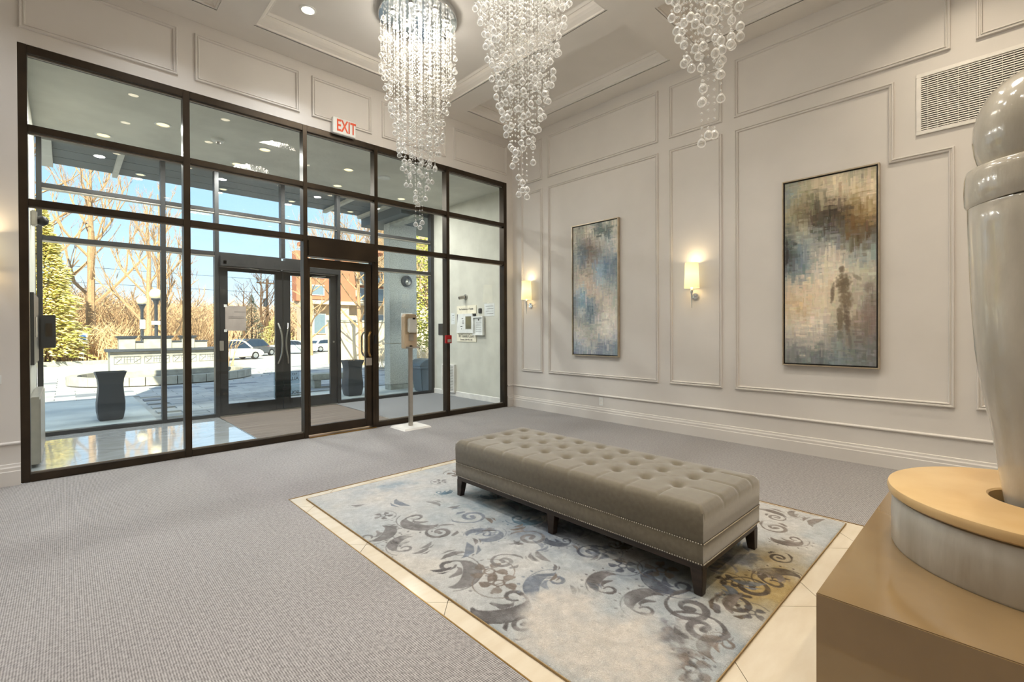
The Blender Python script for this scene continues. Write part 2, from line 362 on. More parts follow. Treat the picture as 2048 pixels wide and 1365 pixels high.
# ceiling: beams at 4.51, coffers up to 4.64 with a stepped crown
ceil = struct('ceiling')
XS = [(-9.15, -7.24), (-6.91, -4.42), (-4.085, -1.57), (-1.25, -.29)]
YS = [(-9.0, -6.40), (-6.05, -3.375), (-3.03, -.35)]
xb = [RX]+[v for p in XS for v in p]+[0]; yb = [RY]+[v for p in YS for v in p]+[0]
for i in range(0, len(xb), 2): MB().box(xb[i], xb[i+1], RY, 0, ZC, ZC+.2).build('beam', 'ceil', ceil)
for x0, x1 in XS:
    for j in range(0, len(yb), 2): MB().box(x0, x1, yb[j], yb[j+1], ZC, ZC+.2).build('beam', 'ceil', ceil)
CP = [(0, 4.51), (.0, 4.515), (.018, 4.515), (.018, 4.535), (.030, 4.542), (.055, 4.560), (.078, 4.585), (.090, 4.610), (.090, 4.618), (.102, 4.618), (.112, 4.640), (.118, 4.645)]
for x0, x1 in XS:
    for y0, y1 in YS:
        moulding(rect(x0, x1, y0, y1), 'z', 1, ceil, [(d, z-4.51) for d, z in CP], 'crown_moulding', 'ceil', ZC)
        MB().box(x0+.05, x1-.05, y0+.05, y1-.05, 4.645, 4.70).build('coffer_panel', 'ceil', ceil)

# ================================================================== INNER GLAZING (window_1, door_1)
YG = .06
w1 = struct('window_1')
def bar(p, x0, x1, z0, z1, y0=0, y1=.115, name='rail', m='bronze'): return MB().box(x0, x1, y0, y1, z0, z1).build(name, m, p, bevel=.003)
MUL = [(-5.822, -5.764), (-4.655, -4.596), (-3.466, -3.418), (-2.546, -2.496), (-1.376, -1.322), (-.206, -.140)]
for a, b in MUL: bar(w1, a, b, 0, 3.77, name='mullion')
ROWS = [(.068, 2.388), (2.448, 3.028), (3.088, 3.70)]
for i in range(5):
    a = MUL[i][1]; b = MUL[i+1][0]
    rails = [(3.70, 3.77), (3.028, 3.088), (2.388, 2.448)] + ([(0, .068)] if i != 2 else [])
    for z0, z1 in rails:
        bar(w1, a, b, z0, z1, .004, .111)
        MB().box(a, b, .044, .050, z0-.012 if z0 > .1 else z1, z0 if z0 > .1 else z1+.012).build('glazing_bead', 'silver', w1)
    for k, (z0, z1) in enumerate(ROWS):
        if i == 2 and k == 0: continue
        MB().box(a, b, YG-.003, YG+.003, z0, z1).build('pane', 'glass', w1)
d1 = struct('door_1')
bar(d1, -3.418, -2.546, 2.20, 2.388, -.035, .115, 'header')
MB().box(-3.414, -2.63, .02, .03, 2.186, 2.196).build('header_gap_light', 'silver', d1)
bar(d1, -3.412, -3.385, .03, 2.178, .02, .075, 'stile'); bar(d1, -2.665, -2.590, .03, 2.178, .02, .075, 'stile')
bar(d1, -2.582, -2.546, 0, 2.2, .0, .115, 'jamb')
bar(d1, -3.385, -2.665, 2.068, 2.178, .02, .075, 'door_rail'); bar(d1, -3.385, -2.665, .03, .135, .02, .075, 'door_rail')
MB().box(-3.385, -2.665, .044, .050, .135, 2.068).build('door_glass', 'glass', d1)
MB().box(-3.418, -2.546, -.03, .12, 0, .012).build('threshold', 'gold', d1)
for yo, s in ((.02, -1), (.075, 1)):
    h = MB().path([(-2.628, yo, 1.265), (-2.628, yo+s*.05, 1.275), (-2.645, yo+s*.07, 1.265), (-2.665, yo+s*.075, 1.22), (-2.665, yo+s*.075, 1.01), (-2.645, yo+s*.07, .965), (-2.628, yo+s*.05, .955), (-2.628, yo, .965)], .012, 10)
    h.build('door_handle', 'gold' if s < 0 else 'steel', d1, smooth=True)
MB().box(-2.672, -2.592, .005, .02, .835, .935).build('lock_plate', 'silver', d1, bevel=.002)
MB().box(-2.565, -2.525, -.012, .0, 1.12, 1.23).build('card_reader', 'black', d1, bevel=.003)

# ================================================================== VESTIBULE
YO = 2.42
vf = struct('floor.001')
MB().box(-5.8, 0, .0, 2.48, -.12, -.012).build('slab', 'concrete', vf)
diag_tiles(-5.8, -3.885, .10, 2.38, -.012, 0, 'marble', vf, 'stone_tile', ps=-4.2, pd=-6.9)
M['mat'] = mat('entrance_mat', (132, 120, 110), .9, noise=3, nstretch=(.3, 30, 1), col2=(88, 78, 71), bump=(3, .8, .006))
MB().box(-3.875, -2.11, .10, 2.30, -.012, .003).build('entrance_mat', 'mat', vf)
MB().box(-3.885, -3.875, .10, 2.30, -.012, .004).build('mat_frame_strip', 'steel', vf)
MB().box(-2.11, -2.09, .10, 2.38, -.012, .004).build('mat_frame_strip', 'steel', vf)
MB().box(-3.885, -2.09, 2.30, 2.38, -.012, .004).build('mat_frame_strip', 'steel', vf)
MB().box(-2.09, 0, .10, 2.38, -.012, 0).build('carpet_section', 'carpet2', vf)
vc = struct('ceiling.001'); M['vceil'] = mat('vestibule_ceiling_paint', (224, 222, 212), .8, spec=.3, noise=2)
MB().box(-5.8, 0, .115, 2.48, 3.745, 3.95).build('ceiling_board', 'vceil', vc)
vr = struct('wall_right.001'); MB().box(0, .2, .2, 2.50, 0, 4.0).build('wall_section', 'vwall', vr); MB().box(-.002, 0, .115, .2, 0, 3.745).build('wall_section', 'vwall', vr)
run([(0, 0), (.014, 0), (.014, .09), (.006, .10), (0, .10)], 'y', .115, 2.36, -1, 0, 'board', vr, 'wmetal')
vl = struct('wall_left.001'); MB().box(-6.0, -5.8, .2, 2.50, 0, 4.0).build('wall_section', 'vwall', vl); MB().box(-5.8, -5.798, .115, .2, 0, 3.745).build('wall_section', 'vwall', vl)
w2 = struct('window_2')
OM = [(-5.79, -5.74, 0, 3.745), (-4.56, -4.505, 0, 3.745), (-3.912, -3.856, 0, 3.745), (-2.975, -2.915, 2.49, 3.745), (-2.045, -1.985, 0, 3.745), (-1.36, -1.295, 0, 3.745), (-.075, 0, 0, 3.745)]
for a, b, c, d in OM: bar(w2, a, b, c, d, 2.36, 2.48, 'mullion', 'dgrey')
for i in range(6):
    a = OM[i][1]; b = OM[i+1][0]; dr = i in (2, 3)
    for z0, z1 in [(3.70, 3.745), (3.08, 3.135), (2.43, 2.49)]+([] if dr else [(0, .05)]):
        bar(w2, a, b, z0, z1, 2.365, 2.475, 'rail', 'dgrey')
        if z0 > 1 and z0 < 3.5: MB().box(a, b, 2.37, 2.475, z0-.012, z0-.001).build('glazing_bead', 'silver', w2)
    for k, (z0, z1) in enumerate([(.05, 2.43), (2.49, 3.08), (3.135, 3.70)]):
        if dr and k == 0: continue
        MB().box(a, b, YO-.003, YO+.003, z0, z1).build('pane', 'glass', w2)
d2 = struct('door_2')
bar(d2, -3.856, -2.045, 2.275, 2.43, 2.27, 2.475, 'header', 'dgrey')
MB().ball((-3.0, 2.28, 2.262), .022, 10, 6).build('sensor', 'black', d2, smooth=True)
for sgn, (a, b) in ((-1, (-3.850, -2.950)), (1, (-2.942, -2.050))):
    st = .112
    bar(d2, a, a+st, .012, 2.268, YO-.03, YO+.03, 'stile', 'dgrey'); bar(d2, b-st, b, .012, 2.268, YO-.03, YO+.03, 'stile', 'dgrey')
    bar(d2, a+st, b-st, .012, .18, YO-.03, YO+.03, 'door_rail', 'dgrey'); bar(d2, a+st, b-st, 2.215, 2.268, YO-.03, YO+.03, 'door_rail', 'dgrey')
    MB().box(a+st, b-st, YO-.003, YO+.003, .18, 2.215).build('door_glass', 'glass', d2)
    hx = (b-.062) if sgn < 0 else (a+.062)
    for side in (-1, 1):
        pts = [(hx+(.050*math.sin(PI*t/14)-.012)*(1 if sgn < 0 else -1), YO+side*(.03+.055*min(1, math.sin(PI*t/14)*2)), 1.42-.66*t/14) for t in range(15)]
        MB().path(pts, .0125, 8).build('pull_handle', 'steel', d2, smooth=True)
MB().path([(-3.80, 2.36, 2.325), (-3.80, 2.30, 2.325), (-3.33, 2.31, 2.262)], .012, 8).build('closer_arm', 'silver', d2)
MB().box(-3.825, -3.775, 2.27, 2.36, 2.30, 2.36).build('closer_pivot', 'silver', d2, bevel=.004)
MB().path([(-2.25, 2.37, 2.24), (-2.50, 2.34, 2.215)], .009, 8).build('closer_arm', 'silver', d2)
MB().box(-3.856, -2.045, 2.36, 2.48, 0, .012).build('threshold', 'steel', d2)
MB().box(-3.862, -3.81, 2.33, 2.36, 1.00, 1.15).build('door_switch', 'silver', d2, bevel=.003)
for x in (-2.115, -2.00): MB().lathe([(.016, 0), (.016, .02), (.001, .03)], 12, (x, 2.36, 1.10), ax='y').build('lock_cylinder', 'steel', d2, smooth=True)

# recessed lights
def area(name, loc, size, energy, col, parent=None, shape='DISK', rot=(0, 0, 0), spread=PI, size_y=None):
    l = bpy.data.lights.new(name, 'AREA'); l.shape = shape; l.size = size; l.energy = energy*LAMP; l.color = col; l.spread = spread
    if size_y: l.size_y = size_y
    o = bpy.data.objects.new(name, l); COL.objects.link(o); o.location = loc; o.rotation_euler = rot; o.visible_camera = False
    if parent: o.parent = parent
    return o
def downlight(x, y, z, power, col, label, lens, r=.06, group=None, spread=108):
    t = thing('downlight', label, 'ceiling light', (x, y, z), 0, group)
    MB().lathe([(r*1.35, 0), (r*1.35, -.006), (r*1.05, -.010), (r, -.004), (r, 0)], 24, close=True).build('trim_ring', 'white', t, smooth=True)
    MB().lathe([(1e-6, -.003), (r, -.003)], 20).build('lens', lens, t)
    area('lamp', (0, 0, -.013), r*1.9, power, col, t, spread=math.radians(spread))
    return t
WARM = (1.0, .87, .68); MID = (1.0, .96, .90); NEU = (.90, .95, 1.0)
# lobby cans near coffer corners: one in view, the rest added to brighten the room
gi = 0
for ix, (x0, x1) in enumerate(XS):
    for iy, (y0, y1) in enumerate(YS):
        xs = [x0+.40, x1-.40] if x1-x0 > 1.2 else [(x0+x1)/2]
        for x in xs:
            for y in (y0+.43, y1-.43):
                if ix == 3 and y > -4 or (ix == 2 and iy == 2 and x > -3): continue
                col = NEU if y > -3.2 else (MID if y > -5 else WARM)
                vis = (ix == 2 and iy == 2 and x < -3 and y > -1)
                downlight(x, y, 4.645, (13 if y > -3.2 else 10.5)*(.35, .55, 1.1, 1.2)[ix]*(.6 if iy == 0 else 1), col,
                          'lit recessed ceiling downlight in the coffer left of the front crystal chandelier' if vis else 'added downlight in a coffer outside the picture, there to brighten the lobby', 'canlamp',
                          group=None if vis else 'added coffer downlights out of view')
VL = [(-4.687, 1.076, 'round vestibule downlight behind the top left pane, largest one there'), (-5.18, 1.945, 'small vestibule downlight low in the top left pane, near the outer glass'),
      (-3.573, 1.092, 'vestibule downlight seen beside the reflected chandeliers in the second top pane'), (-2.406, 1.090, 'vestibule downlight in the top pane above the inner door'),
      (-2.197, 1.977, 'small far vestibule downlight above the inner door, near the outer glass'), (-3.70, 1.96, 'far vestibule downlight hidden behind the second mullion, near the outer glass'), (-1.0, 1.95, 'vestibule downlight nearest the grey intercom wall')]
for x, y, lb in VL: downlight(x, y, 3.745, 30, MID, lb, 'canlamp2', .062, spread=178)
t = thing('smoke_detector', 'round white smoke detector on the vestibule ceiling behind the second top pane', 'detector', (-4.111, 1.139, 3.745))
MB().lathe([(.075, 0), (.075, -.012), (.06, -.03), (.03, -.034)], 24, close=False).build('base', 'white', t, smooth=True)
MB().lathe([(.032, -.034), (.030, -.055), (.01, -.062), (1e-6, -.062)], 16).build('sensor_cap', 'silver', t, smooth=True)
t = thing('ceiling_speaker', 'flat white disc on the vestibule ceiling right of the downlight above the door', 'detector', (-1.828, 1.066, 3.745))
MB().lathe([(.10, 0), (.10, -.006), (.085, -.012)], 28).build('grille', 'white', t); MB().lathe([(.11, 0), (.11, -.003), (.10, -.006)], 28).build('rim', 'wmetal', t)

# ================================================================== CHANDELIERS
def make_chandelier(loc, label, seed, ztop, ztip=2.40):
    rnd = random.Random(seed)
    t = thing('chandelier', label, 'chandelier', loc, 0, 'crystal rain chandeliers in a row')
    h = ztop
    MB().lathe([(1e-6, 0), (.405, 0), (.412, -.004), (.412, -.052), (.405, -.058), (.30, -.058), (1e-6, -.058)], 64, (0, 0, h)).build('canopy', 'chrome', t, smooth=True)
    for k in range(10):
        r = .13 if k < 3 else .28; a = 2*PI*k/3 if k < 3 else 2*PI*(k-3)/7+.3
        b = MB().lathe([(.030, 0), (.030, -.012), (.024, -.016)], 14, (r*math.cos(a), r*math.sin(a), h-.058)).build('bulb_socket', 'chrome', t)
        MB().lathe([(1e-6, -.017), (.022, -.017), (.016, -.026), (1e-6, -.028)], 12, (r*math.cos(a), r*math.sin(a), h-.058)).build('bulb', 'bulb', b)
    area('lamp', (0, 0, h-.09), .62, 26, (1.0, .95, .87), t)
    pl = bpy.data.lights.new('added_cluster_glow', 'POINT'); pl.energy = 15*LAMP; pl.color = (1, .95, .87); pl.shadow_soft_size = .12; po = bpy.data.objects.new('added_cluster_glow', pl); COL.objects.link(po); po.parent = t; po.location = (0, 0, h-.42); po.visible_camera = False; po.visible_glossy = False  # unseen point light added among the crystals to brighten the ceiling
    zb = h-.06; balls = []; beads = MB(); wires = MB()
    rads = [.04, .09, .135, .175, .215, .255, .30, .345, .388]
    for ir, r in enumerate(rads):
        n = max(3, int(2*PI*r/.098)); ph = rnd.uniform(0, 6.28)
        for k in range(n):
            a = ph+2*PI*k/n; x = r*math.cos(a); y = r*math.sin(a)
            step = (k % 2)*.16 if ir == 1 else (k % 3)*.045
            ze = float(np.interp(r, [.02, .05, .10, .165, .22, .28, .33, .40], [2.42, 2.47, 2.72, 2.96, 3.19, 3.47, 3.72, 4.02]))+step+rnd.uniform(-.015, .015)
            if ir == 0: ze = ztip+k*.02
            wires.tube((x, y, zb), (x, y, ze), .0004, n=3, caps=False)
            bl = [ze]
            if rnd.random() < .55: bl.append(ze+rnd.choice((.058, .14, .24)))
            if rnd.random() < .30: bl.append(ze+rnd.choice((.34, .45, .60)))
            balls += [(x, y, z) for z in bl]
            z = ze+.045
            while z < zb-.07:
                if all(abs(z-q) > .034 for q in bl):
                    q = .0085 if rnd.random() > .08 else .012
                    beads.lathe([(1e-5, -q*1.15), (q, 0), (1e-5, q*1.15)], 5, (x, y, z))
                z += rnd.uniform(.036, .054)
    balls.sort(key=lambda p: p[2]); balls = balls[:300]
    for p in balls:
        o = link('crystal_ball', BALL, t); o.location = p; o.rotation_euler = (0, 0, rnd.uniform(0, 6))
    beads.build('small_crystal_beads', 'bead', t, kind='stuff', smooth=True); wires.build('hanging_wires', 'silver', t, kind='stuff')
    return t
bm = bmesh.new(); bmesh.ops.create_icosphere(bm, subdivisions=3, radius=.0245)
for v in bm.verts:
    if v.co.z > .017: v.co.z += (v.co.z-.017)*.9
BALL = bpy.data.meshes.new('crystal_ball'); bm.to_mesh(BALL); bm.free(); BALL.materials.append(M['crystal']); BALL.polygons.foreach_set('use_smooth', [True]*len(BALL.polygons))
make_chandelier((-2.80, -1.49, 0), 'crystal rain chandelier with its round chrome canopy in view, nearest the glass front', 1, 4.645)
make_chandelier((-2.80, -3.05, 0), 'middle crystal rain chandelier of the three, hanging over the far end of the bench', 2, 4.645)
make_chandelier((-2.80, -4.59, 0), 'rightmost crystal rain chandelier, only its sparse lower tip in view', 3, 4.645)

# ================================================================== PAINTINGS
def soft(a): return np.clip(a, 0, 1)
def blur(img, k):
    for ax in (0, 1):
        acc = img.copy()
        for d in range(1, k+1): acc = acc+np.roll(img, d, ax)+np.roll(img, -d, ax)
        img = acc/(2*k+1)
    return img
def slin(a):
    a = np.asarray(a, float)/255; return np.where(a <= .04045, a/12.92, ((a+.055)/1.055)**2.4)
def upsample(c, H, Wd):
    c = np.asarray(c, float); h, w = c.shape[:2]; yy = np.linspace(0, h-1, H); xx = np.linspace(0, w-1, Wd)
    y0 = np.clip(yy.astype(int), 0, h-2); x0 = np.clip(xx.astype(int), 0, w-2); fy = (yy-y0)[:, None, None]; fx = (xx-x0)[None, :, None]
    fy = fy*fy*(3-2*fy); fx = fx*fx*(3-2*fx)
    return (c[y0][:, x0]*(1-fy)*(1-fx)+c[y0][:, x0+1]*(1-fy)*fx+c[y0+1][:, x0]*fy*(1-fx)+c[y0+1][:, x0+1]*fy*fx)
def paint(cm, H, Wd, seed, nst=5200, figure=None):
    r = np.random.default_rng(seed); base = np.clip(upsample(cm, H, Wd)*1.06+4, 0, 255); img = base.copy()+r.normal(0, 4, (H, Wd, 1))
    for k in range(nst):
        y = int(r.integers(0, H)); x = int(r.integers(0, Wd)); big = k < nst*.3
        if r.random() < .55: hh = int(r.integers(8, 34) if big else r.integers(3, 18)); ww = int(r.integers(3, 14) if big else r.integers(1, 5))
        else: ww = int(r.integers(8, 30) if big else r.integers(4, 14)); hh = int(r.integers(3, 12) if big else r.integers(1, 4))
        sy = min(H-1, max(0, y+int(r.normal(0, 10)))); sx = min(Wd-1, max(0, x+int(r.normal(0, 8))))
        c = base[sy, sx]+r.normal(0, 10)+r.normal(0, 4, 3); al = r.uniform(.25, .75)
        a = slice(max(0, y-hh), min(H, y+hh)); b = slice(max(0, x-ww), min(Wd, x+ww)); img[a, b] = img[a, b]*(1-al)+c*al
    if figure is not None: img = figure(img, r)
    g_ = img.mean(2, keepdims=True); img = g_+(img-g_)*.74
    return np.clip(img*1.04, 0, 255)
def canvas(name, img, w, h, m, parent, x):
    """img rows top to bottom, columns left to right as seen from the room (from +y to -y)"""
    H, Wd = img.shape[:2]
    Y = np.linspace(w/2, -w/2, Wd); Z = np.linspace(h/2, -h/2, H); yy, zz = np.meshgrid(Y, Z)
    lum = img.mean(2); rel = (lum-blur(lum, 3))*.000012
    v = np.stack([np.full_like(yy, x)-np.clip(rel, -.002, .002), yy, zz], -1).reshape(-1, 3)
    i = np.arange(H-1)[:, None]*Wd+np.arange(Wd-1)[None]; f = np.stack([i, i+Wd, i+Wd+1, i+1], -1).reshape(-1, 4)
    return gridmesh(name, v, f, slin(img).reshape(-1, 3), m, parent)
def gridmesh(name, v, f, col, m, parent, smooth=True):
    me = bpy.data.meshes.new(name); me.vertices.add(len(v)); me.vertices.foreach_set('co', v.astype(np.float32).ravel())
    me.loops.add(f.size); me.loops.foreach_set('vertex_index', f.astype(np.int32).ravel())
    me.polygons.add(len(f)); me.polygons.foreach_set('loop_start', np.arange(0, f.size, 4, dtype=np.int32)); me.polygons.foreach_set('loop_total', np.full(len(f), 4, np.int32))
    me.update(calc_edges=True)
    ca = me.color_attributes.new('paint', 'FLOAT_COLOR', 'POINT'); ca.data.foreach_set('color', np.c_[col, np.ones(len(col))].astype(np.float32).ravel())
    if smooth: me.polygons.foreach_set('use_smooth', [True]*len(f))
    me.materials.append(m); return link(name, me, parent)
M['canvas'] = vcolmat('oil_on_canvas', .5, (60, .06), (160, .25, .0008), spec=.4)
def picture(y, w, zc, h, img, label):
    t = thing('framed_painting', label, 'painting', (0, y, zc))
    cv = canvas('canvas', img, w-.05, h-.05, M['canvas'], t, -.036)
    for a in ((-w/2, w/2, -h/2, -h/2+.012), (-w/2, w/2, h/2-.012, h/2), (-w/2, -w/2+.012, -h/2+.012, h/2-.012), (w/2-.012, w/2, -h/2+.012, h/2-.012)):
        MB().box(-.050, -.002, *a).build('frame_side', 'frame', t, bevel=.001)
    MB().box(-.026, -.004, -w/2+.012, w/2-.012, -h/2+.012, h/2-.012).build('shadow_gap_tray', 'black', t)
    MB().box(-.0355, -.026, -w/2+.0252, w/2-.0252, -h/2+.0252, h/2-.0252).build('stretcher', 'paper', t)
    return t
M['frame'] = mat('champagne_frame', (196, 182, 160), .35, metal=.6, noise=10, col2=(176, 160, 136))
c1 = [[(150,146,128),(120,122,112),(178,172,152),(110,122,118),(188,180,160),(186,178,158)],
      [(176,170,152),(146,138,122),(198,190,170),(70,86,84),(72,88,86),(190,182,164)],
      [(182,176,160),(110,112,110),(138,124,108),(190,182,166),(150,160,160),(182,176,160)],
      [(170,166,152),(84,96,104),(110,98,88),(120,112,104),(160,162,160),(196,188,170)],
      [(152,152,144),(82,104,124),(124,108,94),(130,138,144),(140,150,156),(120,138,150)],
      [(160,158,148),(140,138,130),(150,140,126),(120,148,166),(84,110,134),(96,110,120)],
      [(172,168,154),(196,180,158),(176,158,140),(140,166,184),(106,124,138),(128,138,138)],
      [(170,168,156),(204,192,172),(200,178,158),(170,178,182),(150,156,154),(120,134,134)],
      [(150,156,156),(130,166,186),(196,176,158),(204,190,172),(178,176,166),(150,162,158)],
      [(110,120,126),(104,140,164),(110,130,144),(194,182,166),(206,194,178),(176,176,168)],
      [(130,136,138),(168,170,164),(84,104,120),(150,146,138),(208,196,180),(196,188,176)],
      [(176,172,164),(120,132,138),(110,128,134),(176,172,162),(208,200,184),(196,192,180)],
      [(184,178,168),(196,190,176),(150,156,150),(186,180,168),(206,200,184),(188,184,176)],
      [(160,162,164),(190,184,172),(170,166,154),(196,188,174),(198,192,180),(150,158,164)],
      [(120,134,150),(150,158,164),(176,174,164),(120,132,146),(130,142,154),(130,144,158)],
      [(104,120,140),(120,134,150),(126,138,150),(104,118,134),(116,132,148),(112,128,146)]]
c2 = [[(120,124,106),(150,146,118),(176,158,122),(188,172,138),(120,120,98),(170,152,112)],
      [(110,126,134),(150,142,110),(190,172,138),(206,190,158),(196,178,144),(200,178,142)],
      [(140,138,108),(130,118,82),(110,100,76),(170,152,118),(186,164,124),(206,186,150)],
      [(150,140,108),(112,98,66),(74,62,42),(66,54,38),(140,110,62),(170,144,96)],
      [(96,100,86),(160,150,124),(64,58,44),(60,50,36),(116,86,40),(160,130,84)],
      [(84,88,80),(150,156,144),(120,126,124),(96,98,94),(104,80,40),(80,66,44)],
      [(50,50,46),(104,122,128),(168,166,150),(130,134,130),(90,76,52),(120,128,128)],
      [(60,62,58),(86,110,124),(184,176,156),(206,192,166),(140,150,150),(150,160,152)],
      [(120,132,134),(110,128,136),(190,182,164),(210,194,166),(180,172,146),(150,152,142)],
      [(170,162,140),(196,180,152),(214,194,164),(210,190,156),(176,170,148),(176,170,150)],
      [(190,168,134),(206,184,152),(214,194,164),(190,172,140),(170,164,140),(130,122,108)],
      [(194,170,134),(200,168,112),(212,192,160),(194,180,150),(176,168,146),(120,110,98)],
      [(190,174,146),(206,186,156),(212,198,174),(190,180,152),(150,130,110),(140,110,100)],
      [(190,182,164),(196,184,162),(200,190,172),(150,142,122),(120,110,94),(118,102,96)],
      [(150,146,138),(160,154,144),(176,166,152),(130,132,124),(120,118,112),(112,106,102)],
      [(120,122,120),(120,124,124),(110,116,114),(112,120,120),(110,114,112),(104,104,102)],
      [(110,112,110),(104,108,110),(96,102,104),(110,122,130),(104,110,112),(100,102,102)]]
def fig(img, r):
    H, Wd = img.shape[:2]; yy, xx = np.mgrid[0:H, 0:Wd]; X = xx/Wd; Y = yy/H
    def blob(cx, cy, rx, ry, c, al, rot=0):
        dx = (X-cx); dy = (Y-cy); ca, sa = math.cos(rot), math.sin(rot); u = (dx*ca+dy*2.1*sa)/rx; v = (-dx*sa/2.1+dy*ca)/ry
        n = blur(r.normal(0, 1, (H, Wd)), 3)*1.1; m = np.clip(1.6-(u*u+v*v)-.35+n*.6, 0, 1)*al; return m[..., None]*np.array(c)+(1-m[..., None])
    for (cx, cy, rx, ry, c, al, ro) in [(.645, .50, .032, .020, (96, 78, 58), .7, 0), (.66, .575, .085, .055, (98, 80, 56), .8, 0), (.69, .66, .075, .055, (112, 90, 64), .75, 0), (.545, .625, .022, .060, (104, 84, 66), .7, .25),
                                        (.63, .755, .042, .070, (104, 88, 66), .75, 0), (.70, .76, .036, .075, (96, 78, 62), .75, -.2), (.73, .87, .022, .050, (104, 96, 92), .6, -.2), (.63, .84, .04, .022, (104, 104, 92), .6, 0),
                                        (.92, .60, .05, .03, (120, 104, 92), .6, 0), (.92, .74, .08, .10, (128, 112, 104), .5, 0), (.80, .545, .06, .012, (120, 106, 84), .5, .3)]:
        dx = (X-cx); dy = (Y-cy); ca, sa = math.cos(ro), math.sin(ro); u = (dx*ca+dy*sa)/rx; v = (-dx*sa+dy*ca)/ry
        n = blur(r.normal(0, 1, (H, Wd)), 2); mk = (np.clip(1.25-(u*u+v*v)+n*1.2, 0, 1)*al)[..., None]
        img = img*(1-mk)+(np.array(c)+n[..., None]*28)*mk
    return img
picture(-1.728, .815, 1.8765, 1.925, paint(c1, 400, 176, 5), 'tall abstract painting in blue, grey and cream, left of the middle wall lamp')
picture(-4.575, .820, 1.879, 1.928, paint(c2, 400, 176, 9, figure=fig), 'tall abstract painting in brown and ochre with dim walking figures, right of the middle lamp')

# ================================================================== WALL LAMPS
M['shade'] = None
ms = bpy.data.materials.new('lit_lamp_shade'); ms.use_nodes = True; n = ms.node_tree.nodes; b = n['Principled BSDF']
b.inputs['Base Color'].default_value = lin((244, 228, 184)); b.inputs['Roughness'].default_value = .8
tcn = n.new('ShaderNodeTexCoord'); sx = n.new('ShaderNodeSeparateXYZ'); rp2 = n.new('ShaderNodeValToRGB')
ms.node_tree.links.new(tcn.outputs['Generated'], sx.inputs[0]); ms.node_tree.links.new(sx.outputs['Z'], rp2.inputs[0]); ms.node_tree.links.new(rp2.outputs[0], b.inputs['Emission Color'])
rp2.color_ramp.elements[0].color = lin((250, 220, 150)); rp2.color_ramp.elements[1].color = lin((250, 228, 158)); el = rp2.color_ramp.elements.new(.55); el.color = lin((255, 250, 216))
b.inputs['Emission Strength'].default_value = .72; M['shade'] = ms
def sconce(loc, rz, label, power=5):
    t = thing('wall_lamp', label, 'wall lamp', loc, rz, 'candle style wall lamps')   # local: wall is at +x
    sh = MB(); N = 28
    prof = [(.076, .300), (.087, 0.0), (.0855, 0.0), (.0745, .300)]
    sh.lathe(prof, N, (-.105, 0, .155), close=True); sh.build('lamp_shade', 'shade', t, smooth=True)
    MB().lathe([(.040, 0), (.040, -.012), (.036, -.018), (1e-6, -.020)], 24, (0, 0, .06), ax='x').build('back_plate', 'chrome', t, smooth=True)
    MB().path([(-.018, 0, .06), (-.105, 0, .075)], .008, 10).build('arm', 'chrome', t, smooth=True)
    MB().lathe([(.004, -.085), (.0115, .09), (.016, .10), (.016, .13), (.010, .15), (1e-6, .15)], 14, (-.105, 0, 0)).build('stem', 'chrome', t, smooth=True)
    MB().lathe([(.012, .15), (.012, .20), (1e-6, .20)], 12, (-.105, 0, 0)).build('bulb_holder', 'white', t)
    MB().ball((-.105, 0, .255), .022, 10, 8).build('bulb', 'sbulb', t, smooth=True)
    for z, e in ((.44, power), (.165, power*.35)):
        area('lamp', (-.105, 0, z), .09, e, (1, .80, .50), t, rot=(PI, 0, 0) if z > .3 else (0, 0, 0))
    return t
M['sbulb'] = emis('wall_lamp_bulb', (255, 225, 160), 12)
sconce((0, -.425, 1.635), 0, 'small lit wall lamp with cream shade in the narrow panel beside the glass front', .9)
sconce((0, -3.205, 1.635), 0, 'lit wall lamp with cream shade between the two tall paintings', .9)
sconce((-6.02, 0, 1.665), PI/2, 'lit wall lamp cut off by the left picture edge, beside the glass front', .9)

# ================================================================== VENT, EXIT SIGN, OUTLET
t = thing('wall_vent', 'large white louvred air grille high on the wall behind the tall ceramic urn', 'vent', (0, -5.24, 3.02))
VW, VH = 1.25, .54
for a in ((-VW, 0, 0, .034), (-VW, 0, VH-.034, VH), (-.034, 0, .034, VH-.034), (-VW, -VW+.034, .034, VH-.034)): MB().box(-.016, 0, *a).build('frame_side', 'wmetal', t, bevel=.002)
sl = MB(); z = .044
while z < VH-.04:
    sl.add([(-.012, -VW+.03, z), (-.012, -.03, z), (-.002, -.03, z+.012), (-.002, -VW+.03, z+.012), (-.012, -VW+.03, z-.0035), (-.012, -.03, z-.0035), (-.002, -.03, z+.0085), (-.002, -VW+.03, z+.0085)], [(0, 1, 2, 3), (7, 6, 5, 4), (0, 4, 5, 1), (1, 5, 6, 2), (2, 6, 7, 3), (3, 7, 4, 0)]); z += .0188
sl.build('louvre_slats', 'wmetal', t, kind='stuff')
for k in range(18): MB().box(-.0125, -.004, -.08-k*.065, -.077-k*.065, .034, VH-.034).build('upright_bar', 'wmetal', t)
MB().box(-.002, 0, -VW+.03, -.03, .03, VH-.03).build('duct_opening', 'dark', t)
t = thing('exit_sign', 'white EXIT sign with orange-red letters above the inner door', 'exit sign', (-2.977, 0, 3.757))
MB().box(-.147, .147, -.060, -.004, 0, .198).build('housing', 'white', t, bevel=.006)
M['orange'] = mat('orange_red_lettering', (222, 84, 44), .5)
tx = text('EXIT', .205, (.022, -.0615, .098), (PI/2, 0, 0), 'orange', t, sx=.60, bold=.004)
t = thing('wall_outlet', 'small white electrical outlet low on the long panelled wall', 'outlet', (0, -1.815, .268))
MB().box(-.006, 0, -.036, .036, -.058, .058).build('cover_plate', 'white', t, bevel=.002)
